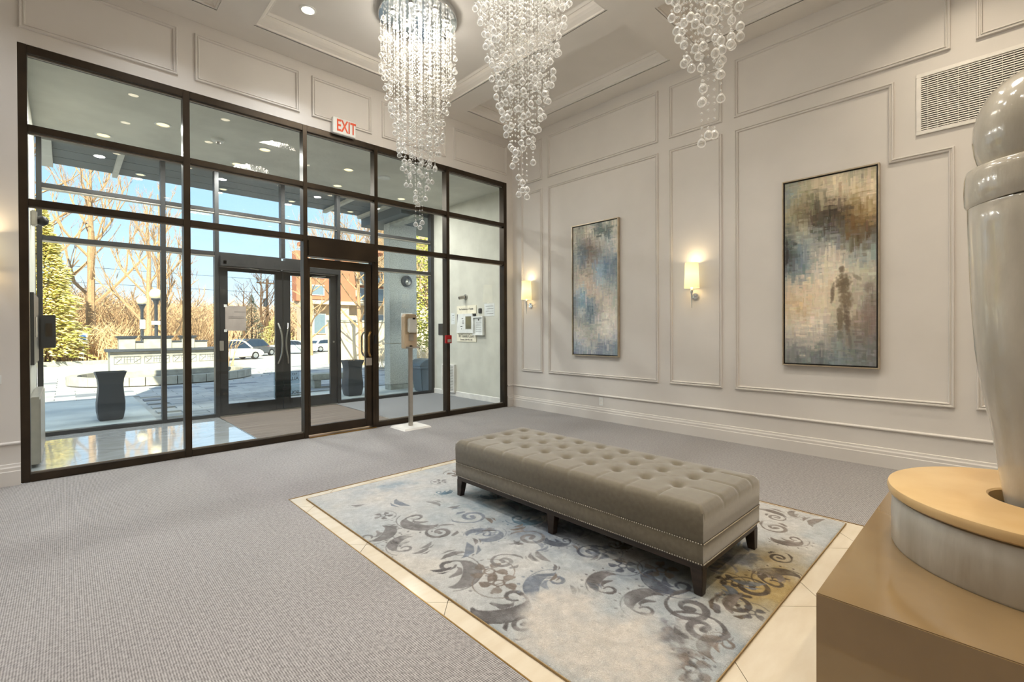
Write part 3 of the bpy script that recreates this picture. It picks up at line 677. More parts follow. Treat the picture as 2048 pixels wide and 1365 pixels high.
for z in (-.022, .022): MB().box(-.008, -.005, -.017, .017, z-.014, z+.014).build('socket', 'wmetal', t, bevel=.001)
t = thing('wall_switch', 'white switch plate at the left picture edge, low on the wall by the glass', 'switch', (-5.965, 0, .90))
MB().box(-.036, .036, -.006, 0, -.036, .036).build('cover_plate', 'white', t, bevel=.002); MB().box(-.012, .012, -.010, -.005, -.02, .02).build('rocker', 'wmetal', t)

# ================================================================== SANITISER STAND
t = thing('hand_sanitizer_stand', 'white hand sanitiser dispenser on a slim pole with a square base plate', 'dispenser stand', (-2.20, -.31, 0))
MB().taper((-.205, .205, -.19, .19, .0), (-.185, .185, -.17, .17, .022)).build('base_plate', 'wmetal', t)
MB().box(-.026, .026, -.02, .02, .02, 1.10).build('pole', 'silver', t, bevel=.004)
M['beige'] = mat('beige_plastic', (212, 190, 160), .35)
d = MB().prism([(-.095, .0), (-.095, .42), (-.075, .46), (.075, .46), (.095, .42), (.095, .02), (.08, 0), (-.08, 0)], -.02, .075, 'y')
body = d.build('dispenser_back', 'beige', t, bevel=.008); body.location = (0, 0, 1.055)
M['clear'] = glassmat('clear_cover', (.90, .90, .88))
MB().prism([(-.088, .19), (-.088, .42), (-.07, .452), (.07, .452), (.088, .42), (.088, .19)], -.095, -.02, 'y').build('clear_cover', 'clear', t).location = (0, 0, 1.055)
MB().box(-.06, .06, -.075, -.022, .21, .40).build('refill_bottle', 'white', t, bevel=.012).location = (0, 0, 1.055)
MB().box(-.035, .035, -.03, -.019, .105, .19).build('spout_recess', 'silver', t).location = (0, 0, 1.055)
MB().box(-.08, .08, -.11, -.02, .005, .025).build('drip_tray', 'silver', t, bevel=.003).location = (0, 0, 1.055)
MB().box(-.02, .02, -.098, -.094, .385, .410).build('maker_badge', 'black', t).location = (0, 0, 1.055)

# ================================================================== VESTIBULE WALL FITTINGS (right wall x=0)
t = thing('security_camera', 'small grey security camera on the vestibule wall above the intercom', 'camera', (0, 1.30, 1.925))
MB().lathe([(.052, 0), (.050, -.022), (.030, -.030), (1e-6, -.03)], 20, ax='x').build('mount', 'steel', t, smooth=True)
MB().tube((-.03, .0, 0), (-.13, .05, -.02), .036, .033, 16).build('camera_body', 'silver', t, smooth=True); MB().tube((-.131, .0505, -.02), (-.136, .053, -.021), .024, .024, 14).build('camera_lens', 'black', t)
t = thing('intercom_panel', 'white intercom panel between two cream name boards on the grey vestibule wall', 'intercom', (0, 1.285, 1.075))
M['board'] = mat('cream_board', (246, 238, 216), .6)
MB().box(-.012, 0, -.30, .29, 0, .165).build('lower_board', 'board', t); MB().box(-.012, 0, -.30, .29, .53, .685).build('upper_board', 'board', t)
MB().box(-.02, 0, -.285, .27, .17, .525).build('back_box', 'black', t)
MB().prism([(-.27, .165), (.26, .165), (.21, .53), (-.22, .53)], -.045, -.02, 'x').build('face_plate', 'white', t)
M['screen'] = mat('olive_screen', (120, 112, 72), .25, noise=5, col2=(96, 92, 66))
MB().box(-.048, -.045, -.19, -.03, .245, .475).build('screen', 'screen', t)
MB().box(-.047, -.044, -.20, -.02, .235, .485).build('screen_bezel', 'silver', t)
for k, (y, z, w_) in enumerate([(.07, .44, .05), (.05, .395, .035), (.05, .370, .035), (.05, .345, .035), (.10, .29, .06), (.10, .245, .02)]): MB().box(-.0465, -.044, y-w_/2, y+w_/2, z-.006, z+.006).build('key_label', 'ink', t)
RX90 = (PI/2, 0, -PI/2)
text('The Residences of Tuxedo', .048, (-.0135, .0, .62), RX90, 'ink', t, sx=.85)
text('18 Tuxedo Court', .082, (-.0135, .0, .105), RX90, 'ink', t, sx=.80); text('Toronto, ON M1G 3S5', .046, (-.0135, .0, .038), RX90, 'ink', t, sx=.85)
t = thing('entry_keypad', 'small black fob reader beside the cream upper board of the intercom', 'keypad', (0, .870, 1.65))
MB().box(-.022, 0, -.04, .04, -.045, .045).build('case', 'black', t, bevel=.006); MB().box(-.024, -.021, -.02, .02, -.02, .025).build('reader_face', 'dgrey', t)
t = thing('framed_notice', 'white framed notice on the grey vestibule wall right of the intercom', 'notice', (-.014, .885, 1.375))
for a in ((-.145, .145, -.175, -.15), (-.145, .145, .15, .175), (-.145, -.12, -.15, .15), (.12, .145, -.15, .15)): MB().box(-.05, 0, *a).build('frame_side', 'white', t)
MB().box(-.02, -.01, -.12, .12, -.15, .15).build('notice_sheet', 'paper', t); MB().lathe([(.018, -.021), (1e-6, -.0215)], 12, (0, 0, .11), ax='x').build('seal_print', 'ink', t)
for k in range(5): MB().box(-.0208, -.02, -.08+.01*(k % 2), .08, .05-.04*k, .055-.04*k).build('text_line', 'dgrey', t)
def sheet(name, label, y, z, w, h, lines=4, x=0, m='paper'):
    t = thing(name, label, 'notice', (x, y, z)); MB().box(-.003, 0, -w/2, w/2, -h/2, h/2).build('paper_sheet', m, t)
    for k in range(lines): MB().box(-.0036, -.003, -w/2+.03, w/2-.04-.03*(k % 2), h/2-.05-k*.045, h/2-.045-k*.045).build('text_line', 'ink', t)
    return t
sheet('posted_notice', 'white paper notice taped to the grey wall, upper right of the fob reader', .617, 1.66, .28, .225)
sheet('posted_notice', 'narrow white paper notice left of the intercom boards', 1.71, 1.52, .13, .22, 3)
t = thing('louvre_plate', 'small dark louvred plate on the vestibule wall near the outer glass', 'vent', (0, 2.10, 1.315))
MB().box(-.012, 0, -.105, .105, -.115, .115).build('plate', 'dgrey', t)
for k in range(8): MB().box(-.018, -.010, -.095, .095, -.1+k*.026, -.088+k*.026).build('slat', 'bronze', t)
t = thing('wall_heater', 'white slatted wall heater low on the grey vestibule wall', 'heater', (0, 1.83, .345))
for a in ((-.21, .21, -.275, -.245), (-.21, .21, .245, .275), (-.21, -.18, -.245, .245), (.18, .21, -.245, .245)): MB().box(-.055, 0, *a).build('casing_side', 'wmetal', t, bevel=.004)
MB().box(-.02, 0, -.18, .18, -.245, .245).build('back_panel', 'silver', t)
for k in range(16): MB().box(-.045, -.025, -.18, .18, -.235+k*.0305, -.222+k*.0305).build('slat', 'wmetal', t)
t = thing('fire_alarm_pull', 'red fire alarm pull station on the glass front mullion right of the door', 'fire alarm', (-1.375, 0, 1.16))
MB().box(-.048, .052, -.05, -.001, -.062, .062).build('housing', 'red', t, bevel=.006); MB().box(-.03, .035, -.056, -.049, -.045, .0).build('pull_bar', 'silver', t, bevel=.002)
# left wall
t = thing('security_camera', 'dark dome camera high on the left vestibule wall, seen edge on', 'camera', (-5.8, 1.35, 2.51))
MB().box(0, .05, -.05, .05, -.08, .08).build('mount', 'silver', t, bevel=.01); MB().ball((.085, .05, -.01), .055, 14, 10).build('dome', 'black', t, smooth=True)
t = thing('wall_heater', 'grey baseboard heater standing at the foot of the left vestibule wall', 'heater', (-5.8, 1.2, 0))
MB().box(0, .085, -.62, .62, .03, .66).build('casing', 'silver', t, bevel=.01); MB().box(.02, .075, -.60, .60, .66, .672).build('top_grille', 'silver', t)
t = thing('notice_board', 'dark notice board on the left vestibule wall, seen edge on', 'notice board', (-5.799, 1.55, 1.34))
MB().box(.002, .03, -.55, .55, -.38, .36).build('board', 'dgrey', t); MB().box(.03, .034, -.2, .1, -.1, .12).build('pinned_sheet', 'silver', t)
t = thing('mail_panel', 'dark grey box beside the left outer glass, at hand height', 'panel', (-5.715, 2.30, 1.30))
MB().box(-.04, .09, -.05, .05, -.20, .20).build('case', 'dgrey', t, bevel=.004); MB().box(.0, .06, -.056, -.05, -.06, .10).build('cover', 'bronze', t)

# notices on the outer door
t = thing('taped_notice', 'sheet of grey paper taped to the left outer door', 'notice', (-3.635, 2.386, 1.492))
MB().box(-.142, .142, -.002, 0, -.19, .19).build('paper_sheet', mat('back_of_paper', (176, 164, 156), .9), t)
for z, a, b in ((.10, -.02, .13), (.02, -.10, .12), (.0, -.10, .12)): MB().box(a, b, -.0028, -.002, z-.002, z+.002).build('text_line', 'dgrey', t)
for z in (.19, -.19): MB().box(-.16, -.12, -.004, -.002, z-.02, z+.02).build('tape', 'white', t).rotation_euler = (0, .0, 0)
t = thing('door_decal', 'clear decal with reversed NO SOLICITING lettering across the outer doors', 'decal', (-2.90, 2.372, .41))
M['decal'] = glassmat('clear_decal', (.78, .84, .85), .6)
MB().box(-.20, .20, -.002, 0, .005, .215).build('upper_film', 'decal', t); MB().box(-.20, .20, -.002, 0, -.205, -.005).build('lower_film', 'decal', t)
for s_, sz, z, ex in (('NO BICYCLES', .052, .165, 1), ('ALLOWED', .075, .09, 1.05)): text(s_, sz, (0, -.003, z), (PI/2, 0, 0), 'ink', t, mirror=True, sx=ex)
for s_, sz, z, bo in (('NO', .085, -.065, .004), ('SOLICITING', .070, -.14, .0005)): text(s_, sz, (0, -.003, z), (PI/2, 0, 0), 'ink', t, mirror=True, bold=bo)
t = thing('no_smoking_notice', 'white sheet with a no smoking ring on the outer glass behind the sanitiser', 'notice', (-.62, 2.415, 1.47))
MB().box(-.13, .13, -.004, -.001, -.17, .17).build('paper_sheet', 'paper', t)
MB().lathe([(.085, 0), (.070, 0), (.070, -.001), (.085, -.001)], 28, (0, -.0045, .05), ax='y', close=True).build('ring_print', 'dgrey', t)
MB().box(-.075, .075, -.0055, -.0045, -.005, .005).build('bar_print', 'dgrey', t).matrix_local = Matrix.Translation((0, 0, .05)) @ Matrix.Rotation(PI/4, 4, 'Y')

# ================================================================== BENCH
t = thing('tufted_bench', 'long taupe velvet bench with buttoned top and nailhead trim on the patterned rug', 'bench', (-2.97, -3.82, .0128))
BX, BY = .37, .98
Nx, Ny = 72, 190
us = np.linspace(-1, 1, Nx); vs_ = np.linspace(-1, 1, Ny)
X, Y = np.meshgrid(us*BX, vs_*BY, indexing='ij')
bxs = [-.128, .063, .255]; bxs = [-2.715+2.97, -2.907+2.97, -3.098+2.97]; bys = [-2.97+3.82-.1975*k for k in range(9)]
ed = np.minimum(BX-np.abs(X), BY-np.abs(Y))
Z = .428-.026*np.clip(1-ed/.035, 0, 1)**2.2
Z += .006*np.clip(ed/.08, 0, 1)
dent = np.zeros_like(X)
for bx in bxs:
    for by in bys:
        d = np.hypot(X-bx, Y-by); dent = np.maximum(dent, .028*np.exp(-(d/.026)**2)+.012*np.exp(-(d/.055)**2))
# short pleats: from the outer buttons to the edges, and faint folds between buttons
def seg(x0, y0, x1, y1, dep, wd):
    global dent
    L = math.hypot(x1-x0, y1-y0); tt = np.clip(((X-x0)*(x1-x0)+(Y-y0)*(y1-y0))/L/L, 0, 1)
    d = np.hypot(X-(x0+tt*(x1-x0)), Y-(y0+tt*(y1-y0))); dent = np.maximum(dent, dep*np.exp(-(d/wd)**2))
for by in bys:
    seg(bxs[0], by, BX, by, .006, .010); seg(bxs[2], by, -BX, by, .006, .010)
for bx in bxs: seg(bx, bys[0], bx, BY, .006, .010); seg(bx, bys[-1], bx, -BY, .006, .010)
for i in range(2):
    for j in range(8):
        seg(bxs[i], bys[j], bxs[i+1], bys[j+1], .0035, .014); seg(bxs[i+1], bys[j], bxs[i], bys[j+1], .0035, .014)
Z -= dent
vv = np.stack([X, Y, Z], -1).reshape(-1, 3).tolist(); idx = lambda i, j: i*Ny+j
ff = [(idx(i, j), idx(i+1, j), idx(i+1, j+1), idx(i, j+1)) for i in range(Nx-1) for j in range(Ny-1)]
ring = [idx(i, 0) for i in range(Nx)]+[idx(Nx-1, j) for j in range(1, Ny)]+[idx(i, Ny-1) for i in range(Nx-2, -1, -1)]+[idx(0, j) for j in range(Ny-2, 0, -1)]
o0 = len(vv)
for zz, off in ((.36, .002), (.262, .0), (.256, -.004), (.250, 0), (.165, 0), (.150, -.004)):
    for r in ring:
        x, y, _ = vv[r]; kx = (BX+off)/BX if abs(abs(x)-BX) < 1e-6 else 1; ky = (BY+off)/BY if abs(abs(y)-BY) < 1e-6 else 1
        vv.append((x*kx, y*ky, zz))
k = len(ring); prev = ring
for lv in range(6):
    cur = list(range(o0+lv*k, o0+(lv+1)*k)); ff += [(prev[i], cur[i], cur[(i+1) % k], prev[(i+1) % k]) for i in range(k)]; prev = cur
mb = MB(); mb.v = vv; mb.f = ff; mb.build('upholstered_seat', 'velvet', t, smooth=True)
for bx in bxs:
    for by in bys: MB().ball((0, 0, 0), .013, 10, 6, .5).build('button', 'velvet', t, smooth=True).location = (bx, by, .400)
nl = MB()
for z in (.256, .158):
    for s in (-1, 1):
        y = -BY+.008
        while y < BY: nl.ball((s*(BX+.001), y, z), .0048, 6, 4); y += .0135
        x = -BX+.008
        while x < BX: nl.ball((x, s*(BY+.001), z), .0048, 6, 4); x += .0135
nl.build('nailhead_trim', 'nail', t, kind='stuff', smooth=True)
MB().box(-BX+.008, BX-.008, -BY+.008, BY-.008, .118, .152).build('base_rail', 'wood', t, bevel=.003)
for sx_ in (-1, 1):
    for y in (-BY+.038, 0, BY-.038):
        yo = 0 if y == 0 else (-.012 if y > 0 else .012)*-1
        MB().taper((sx_*(BX-.026)-.020, sx_*(BX-.026)+.020, y-.020+yo*.8, y+.020+yo*.8, 0), (sx_*(BX-.034)-.027, sx_*(BX-.034)+.027, y-.032, y+.032, .125)).build('leg', 'wood', t, bevel=.002)

# ================================================================== RUG
RX0, RX1, RY0, RY1 = -4.205, -1.80, -5.065, -2.10
nx, ny = 480, 592
XX, YY = np.meshgrid(np.linspace(RX0, RX1, nx), np.linspace(RY0, RY1, ny), indexing='ij')
def fbm(sc, seed, oct=4, ax=1.0):
    r = np.random.default_rng(seed); out = np.zeros_like(XX); amp = 1; tot = 0
    for o in range(oct):
        f = sc*2**o; gx = int(2.5*f)+3; gy = int(3.1*f*ax)+3; g = r.normal(0, 1, (gx, gy, 1))
        out += amp*upsample(g, nx, ny)[..., 0]; tot += amp; amp *= .55
    return out/tot
base = np.zeros((nx, ny, 3))+np.array([190, 188, 184.])
def mixc(m, c):
    global base
    m = np.clip(m, 0, 1)[..., None]; base = base*(1-m)+np.array(c, float)*m
f1, f2, f3, f4 = fbm(1.6, 1), fbm(2.2, 2), fbm(5, 3), fbm(14, 4)
mixc(np.clip(.35+f1*.9, 0, .85), (164, 171, 174)); mixc(np.clip(f2*1.0-.15+f3*.4, 0, .7), (198, 192, 182))
def gz(x, y, s): return np.exp(-(((XX-x)**2+(YY-y)**2)/s**2))
mixc(gz(-3.0, -3.2, .42)*(.8+f3), (98, 126, 140)); mixc(gz(-3.1, -3.9, .45)*(.7+f3), (110, 122, 136)); mixc(gz(-3.25, -4.6, .30)*(.5+f3), (120, 134, 146))
mixc(gz(-2.9, -4.7, .30)*(.7+f3*.6), (110, 118, 124)); mixc(gz(-3.0, -5.0, .26)*(.95+f3*.6), (170, 146, 92)); mixc(gz(-2.8, -4.93, .2)*(.6+f3*.6), (166, 140, 88))  # gold patches are warm lamp light painted into the rug colour
mixc(gz(-3.62, -2.3, .3)*(.3+f3), (150, 160, 168)); mixc(gz(-3.78, -5.0, .3)*(.3+f3), (132, 146, 156)); mixc(gz(-2.1, -3.2, .5)*(.3+f3), (150, 160, 166))
cream = np.clip(1.5-(((XX+3.93+ (YY+4.55)*.0)/.27)**2+((YY+4.60)/.33)**2)+f3*.7, 0, 1); 
height = np.zeros_like(XX)
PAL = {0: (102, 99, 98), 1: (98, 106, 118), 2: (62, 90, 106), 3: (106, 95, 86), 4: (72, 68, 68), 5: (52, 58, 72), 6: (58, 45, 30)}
worn = np.clip(.84+f4*.5+f3*.3, .2, 1)
def stamp(mask, c, dep=.0014):
    global base, height
    m = np.clip(mask, 0, 1)*worn*(1-cream*.97); col = np.array(c, float)+(f4*26)[..., None]
    base = base*(1-m[..., None]*.95)+col*m[..., None]*.95; height -= np.clip(mask, 0, 1)*dep*(1-cream)
def local(x, y, a, s, fl=1):
    u = ((XX-x)*math.cos(a)+(YY-y)*math.sin(a))/s; v = (-(XX-x)*math.sin(a)+(YY-y)*math.cos(a))/s*fl; return u, v
AA = 60
def curve(pts, x, y, a, s, fl, c):
    """tapering stroke through local points (u,v,r)"""
    x0 = int(max(0, (x-s*.8-RX0)/(RX1-RX0)*nx)); x1 = int(min(nx, (x+s*.8-RX0)/(RX1-RX0)*nx)); y0 = int(max(0, (y-s*.8-RY0)/(RY1-RY0)*ny)); y1 = int(min(ny, (y+s*.8-RY0)/(RY1-RY0)*ny))
    if x1-x0 < 3 or y1-y0 < 3: return
    u, v = local(x, y, a, s, fl); u = u[x0:x1, y0:y1]; v = v[x0:x1, y0:y1]; best = np.full_like(u, -9.)
    for i in range(len(pts)-1):
        (a0, b0, r0), (a1, b1, r1) = pts[i], pts[i+1]; L2 = (a1-a0)**2+(b1-b0)**2+1e-9
        tt = np.clip(((u-a0)*(a1-a0)+(v-b0)*(b1-b0))/L2, 0, 1); d = np.hypot(u-(a0+tt*(a1-a0)), v-(b0+tt*(b1-b0))); best = np.maximum(best, (r0+(r1-r0)*tt)-d)
    full = np.zeros_like(XX); full[x0:x1, y0:y1] = np.clip(best*s/.004+.5, 0, 1); stamp(full, c)
def paisley(x, y, s, a, fl, c):
    pts = []
    for k in range(15):
        q = k/14; th = PI*1.05-q*PI*1.15; r = .42-.10*q; pts.append((r*math.cos(th), r*math.sin(th)*.75, .02+.125*math.sin(PI*min(1, q*1.25))**1.0*(1 if q < .8 else .7)))
    e = pts[-1]
    for k in range(8): th = -k/7*PI*1.5; pts.append((e[0]-.11+.11*math.cos(th), e[1]+.11*math.sin(th), .04-.003*k))
    curve(pts, x, y, a, s, fl, c)
    curve([(.52*math.cos(t_)-.0, .52*math.sin(t_)*.80, .010) for t_ in np.linspace(PI*1.0, .1, 14)], x, y, a, s, fl, c)
    for t_ in np.linspace(PI*.85, .25, 7): curve([(.60*math.cos(t_), .60*math.sin(t_)*.82, .018), (.62*math.cos(t_), .62*math.sin(t_)*.84, .016)], x, y, a, s, fl, c)
    curve([(-.15, -.05, .02), (-.05, .08, .055), (.08, .10, .03), (.14, .05, .005)], x, y, a, s, fl, tuple(v*1.12 for v in c))
def swirl(x, y, s, a, fl, c):
    pts = [((.40-.31*q)*math.cos(q*PI*2.6), (.40-.31*q)*math.sin(q*PI*2.6), .018+.045*math.sin(PI*q)) for q in np.linspace(0, 1, 26)]; curve(pts, x, y, a, s, fl, c)
    curve([(.40, 0, .018), (.42, -.2, .05), (.36, -.42, .03), (.25, -.5, .004)], x, y, a, s, fl, c)
    curve([(-.30, -.30, .05), (-.20, -.42, .06), (-.08, -.46, .01)], x, y, a, s, fl, c); curve([(-.05, 0, .07), (.03, .03, .05)], x, y, a, s, fl, c)
def flower(x, y, s, a, fl, c):
    for k in range(5):
        t_ = 2*PI*k/5; curve([(.14*math.cos(t_), .14*math.sin(t_), .03), (.27*math.cos(t_), .27*math.sin(t_), .105), (.36*math.cos(t_+.2), .36*math.sin(t_+.2), .04)], x, y, a, s, fl, c)
    curve([(.11*math.cos(t_), .11*math.sin(t_), .022) for t_ in np.linspace(0, 2*PI, 12)], x, y, a, s, fl, c)
    curve([(.52*math.cos(t_), .52*math.sin(t_), .012) for t_ in np.linspace(-.5, 2.6, 14)], x, y, a, s, fl, c)
def leaf(x, y, s, a, fl, c):
    curve([(-.5, -.1, .01), (-.2, .02, .12), (.1, .05, .14), (.35, -.02, .07), (.5, -.14, .005)], x, y, a, s, fl, c); curve([(-.3, .26, .01), (0, .32, .06), (.25, .26, .01)], x, y, a, s, fl, c)
def blotch(x, y, s, a, fl, c):
    m = np.clip(1.2-((XX-x)**2+(YY-y)**2)/(s*.5)**2+f4*1.4, 0, 1)*.7; stamp(m, c, .0006)
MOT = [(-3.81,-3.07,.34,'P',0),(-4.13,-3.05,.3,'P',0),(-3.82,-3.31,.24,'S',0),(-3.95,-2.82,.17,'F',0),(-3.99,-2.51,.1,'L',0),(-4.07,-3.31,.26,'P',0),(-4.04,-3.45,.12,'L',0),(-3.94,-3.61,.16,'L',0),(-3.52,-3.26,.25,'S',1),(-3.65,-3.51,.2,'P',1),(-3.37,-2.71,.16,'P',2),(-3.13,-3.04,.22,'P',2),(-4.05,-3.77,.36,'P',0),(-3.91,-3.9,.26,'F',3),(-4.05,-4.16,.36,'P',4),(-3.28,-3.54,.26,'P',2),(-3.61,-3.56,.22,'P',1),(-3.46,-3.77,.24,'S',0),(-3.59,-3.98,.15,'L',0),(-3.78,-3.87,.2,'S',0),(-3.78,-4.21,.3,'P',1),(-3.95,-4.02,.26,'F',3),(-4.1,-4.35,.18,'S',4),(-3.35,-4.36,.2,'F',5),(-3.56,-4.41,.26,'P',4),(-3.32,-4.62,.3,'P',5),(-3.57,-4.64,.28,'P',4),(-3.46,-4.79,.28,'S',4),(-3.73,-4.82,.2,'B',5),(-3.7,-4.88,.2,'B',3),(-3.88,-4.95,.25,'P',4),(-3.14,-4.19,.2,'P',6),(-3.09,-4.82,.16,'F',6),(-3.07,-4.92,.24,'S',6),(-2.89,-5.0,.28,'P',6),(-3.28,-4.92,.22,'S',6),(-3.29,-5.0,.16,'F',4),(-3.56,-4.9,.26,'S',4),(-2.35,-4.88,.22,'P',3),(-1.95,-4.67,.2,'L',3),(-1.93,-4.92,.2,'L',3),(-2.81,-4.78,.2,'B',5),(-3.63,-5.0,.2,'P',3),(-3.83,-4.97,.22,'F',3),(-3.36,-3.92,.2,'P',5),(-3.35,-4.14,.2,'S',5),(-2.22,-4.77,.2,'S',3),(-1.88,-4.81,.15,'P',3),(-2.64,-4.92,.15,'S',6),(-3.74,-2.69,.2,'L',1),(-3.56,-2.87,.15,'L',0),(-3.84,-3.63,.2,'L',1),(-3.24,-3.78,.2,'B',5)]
rr_ = random.Random(4)
for k in range(46): MOT.append((rr_.uniform(-3.3, -1.9), rr_.uniform(-5.0, -2.2), rr_.uniform(.14, .26), rr_.choice('PSFLLP'), rr_.choice((0, 1, 3, 4))))
for k in range(26): MOT.append((rr_.uniform(-4.15, -3.3), rr_.uniform(-5.0, -3.0), rr_.uniform(.07, .12), 'L', rr_.choice((0, 3, 4, 1))))
FN = dict(P=paisley, S=swirl, F=flower, L=leaf, B=blotch)
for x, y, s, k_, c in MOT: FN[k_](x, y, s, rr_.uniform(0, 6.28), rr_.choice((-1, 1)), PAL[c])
mixc(cream*(.85+f4*.3), (198, 190, 180))
base += (fbm(40, 9, 2)*7)[..., None]+(f4*5)[..., None]
edm = np.minimum(np.minimum(XX-RX0, RX1-XX), np.minimum(YY-RY0, RY1-YY))
zr = .012+height+fbm(60, 12, 2)*.0007-.006*np.clip(1-edm/.012, 0, 1)**2
v = np.stack([XX+fbm(1, 21, 1)*.0, YY, zr], -1).reshape(-1, 3)
i_ = np.arange(nx-1)[:, None]*ny+np.arange(ny-1)[None]; f = np.stack([i_, i_+ny, i_+ny+1, i_+1], -1).reshape(-1, 4)
M['rug'] = vcolmat('faded_rug_pile', .95, (150, .34), (150, 1.0, .008), spec=.05, sheen=.2)
t = thing('area_rug', 'faded cream and blue-grey rug with scrolling paisley pattern under the bench', 'rug', (0, 0, 0))
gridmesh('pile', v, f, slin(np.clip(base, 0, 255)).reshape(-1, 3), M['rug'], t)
M['binding'] = mat('rug_binding', (150, 126, 88), .9, noise=60)
for a in ((RX0-.004, RX0, RY0, RY1), (RX1, RX1+.004, RY0, RY1), (RX0-.004, RX1+.004, RY0-.004, RY0), (RX0-.004, RX1+.004, RY1, RY1+.004)): MB().box(*a, 0, .009).build('binding', 'binding', t)

# ================================================================== PEDESTAL AND CERAMIC
M['plinth'] = mat('bronze_lacquer_plinth', (136, 113, 80), .16, spec=.6, noise=3, col2=(127, 105, 74), coat=.6)
t = thing('display_plinth', 'large square glossy brown display plinth at the lower right corner', 'plinth', (-3.05, -6.06, 0))
MB().box(-.745, .745, -.685, .685, .0, .45).build('body', 'plinth', t, bevel=.003)
M['glaze'] = mat('greige_glaze', (204, 197, 183), .13, spec=.6, noise=5, col2=(172, 165, 151), nstretch=(1, 1, .35), bump=(26, .25, .01), coat=1)
M['glazem'] = mat('pale_matte_glaze', (186, 182, 172), .35, spec=.5, noise=9, col2=(160, 152, 138), nstretch=(1, 1, .22), bump=(18, .5, .008), coat=.2)
M['platet'] = mat('honey_disc', (206, 176, 128), .38, spec=.5, noise=4, col2=(192, 158, 108))
t = thing('ceramic_urn', 'tall grey glazed ceramic vessel with domed lid standing in a round base on the plinth', 'sculpture', (-3.05, -5.90, .45))
MB().lathe([(1e-6, 0), (.425, 0), (.430, .01), (.431, .12), (.428, .176), (.42, .186), (.40, .190), (.17, .190), (.17, .05), (1e-6, .05)], 96).build('base_drum', 'glazem', t, smooth=True)
MB().lathe([(.150, .190), (.395, .190), (.428, .194), (.440, .202), (.444, .222), (.440, .234), (.432, .238), (.156, .238), (.150, .232)], 96, close=True).build('base_disc', 'platet', t, smooth=True)
MB().lathe([(1e-6, .052), (.150, .052), (.150, .06), (1e-6, .06)], 40).build('socket_floor', 'black', t)
bodyp = [(1e-6, .062), (.088, .062), (.097, .12), (.108, .20), (.123, .31), (.134, .40), (.145, .49), (.163, .585), (.179, .70), (.187, .77), (.198, .96), (.204, 1.10), (.2085, 1.22), (.2105, 1.288), (.206, 1.296)]
bb = MB().lathe(bodyp, 96)
for q, (x, y, z) in enumerate(bb.v):
    rr = math.hypot(x, y)
    if rr > .03: k = 1+.006*math.sin(3*math.atan2(y, x)+z*4)+.003*math.sin(17*z+2*math.atan2(y, x)); bb.v[q] = (x*k, y*k, z)
bb.build('vessel_body', 'glaze', t, smooth=True)
cb = MB().lathe([(.190, 1.296), (.210, 1.299), (.2165, 1.312), (.2185, 1.35), (.2175, 1.40), (.213, 1.425), (.205, 1.432), (.17, 1.434)], 96)
for q, (x, y, z) in enumerate(cb.v):
    if z < 1.33: cb.v[q] = (x, y, z+.008*math.sin(2.2*math.atan2(y, x)+.6))
cb.build('collar', 'glaze', t, smooth=True)
MB().lathe([(.165, 1.430), (.180, 1.452), (.190, 1.49), (.195, 1.54), (.193, 1.59), (.182, 1.64), (.160, 1.69), (.125, 1.73), (.080, 1.757), (.035, 1.769), (1e-6, 1.771)], 96).build('domed_lid', 'glaze', t, smooth=True)

# ================================================================== OUTSIDE
M['walk'] = mat('walkway_concrete', (206, 207, 202), .9, noise=2.5, col2=(194, 195, 190), bump=(60, .3, .003))
M['asph'] = mat('drive_paving', (200, 197, 190), .92, noise=1.2, col2=(186, 183, 176), bump=(50, .3, .004))
M['slab'] = mat('grey_paver', (182, 182, 181), .9, noise=3, col2=(164, 164, 164), bump=(60, .3, .003))
M['slabd'] = mat('dark_paver', (132, 136, 142), .9, noise=3, col2=(118, 121, 128))
M['grass'] = mat('dry_grass', (150, 120, 78), .95, noise=2, col2=(120, 100, 62))
g = struct('ground')
def S_(t): t = min(1, max(0, t)); return t*t*(3-2*t)
def gz_(x, y): return -.045-1.06*S_((y-12.5)/13)*S_((x+4.2)/3.4)
gm = MB(); gxs = [-70, -40, -20, -10, -6, -4.2, -3.6, -3, -2.4, -1.8, -1.2, -.8, 0, 4, 10, 20, 40, 90]; gys = [2.48, 8, 12.5]+[12.5+k*1.3 for k in range(1, 11)]+[32, 45, 70, 130]
gm.v = [(x, y, gz_(x, y)) for x in gxs for y in gys]; gm.f = [(i*len(gys)+j, (i+1)*len(gys)+j, (i+1)*len(gys)+j+1, i*len(gys)+j+1) for i in range(len(gxs)-1) for j in range(len(gys)-1)]
gm.build('paving', 'asph', g, smooth=True)
MB().box(-9, -4.56, 2.48, 6.35, -.045, -.018).build('walkway_slab', 'walk', g); MB().box(-1.98, 3.0, 2.48, 4.40, -.045, -.018).build('walkway_slab', 'walk', g)
pv = MB(); rnd = random.Random(3); pd = MB()
for j in range(34):
    y0 = 2.50+j*.30
    for i in range(-2, 22):
        x0 = -8.8+i*.62+(j % 2)*.31
        if x0 < -9 or x0+.6 > 2.9: continue
        if x0 < -4.56 and y0 < 6.35: continue
        if x0+.6 > -1.98 and y0 < 4.40: continue
        if y0 > 8.0 and ((x0+3.7)/2.6)**2+((y0-10.2)/2.2)**2 < 1: continue
        (pd if rnd.random() < .12 else pv).box(max(x0, -4.555 if y0 < 6.35 else -99), x0+.61, y0, y0+.29, -.045, -.020+rnd.uniform(-.001, .001))
pv.build('paver_slabs', 'slab', g, kind='stuff'); pd.build('dark_paver_slabs', 'slabd', g, kind='stuff')
MB().box(-60, 90, 57, 130, -1.3, -1.03).build('lawn_strip', 'grass', g); MB().box(-40, -3.9, 20.0, 60, -.2, .0).build('lawn_strip', 'grass', g)
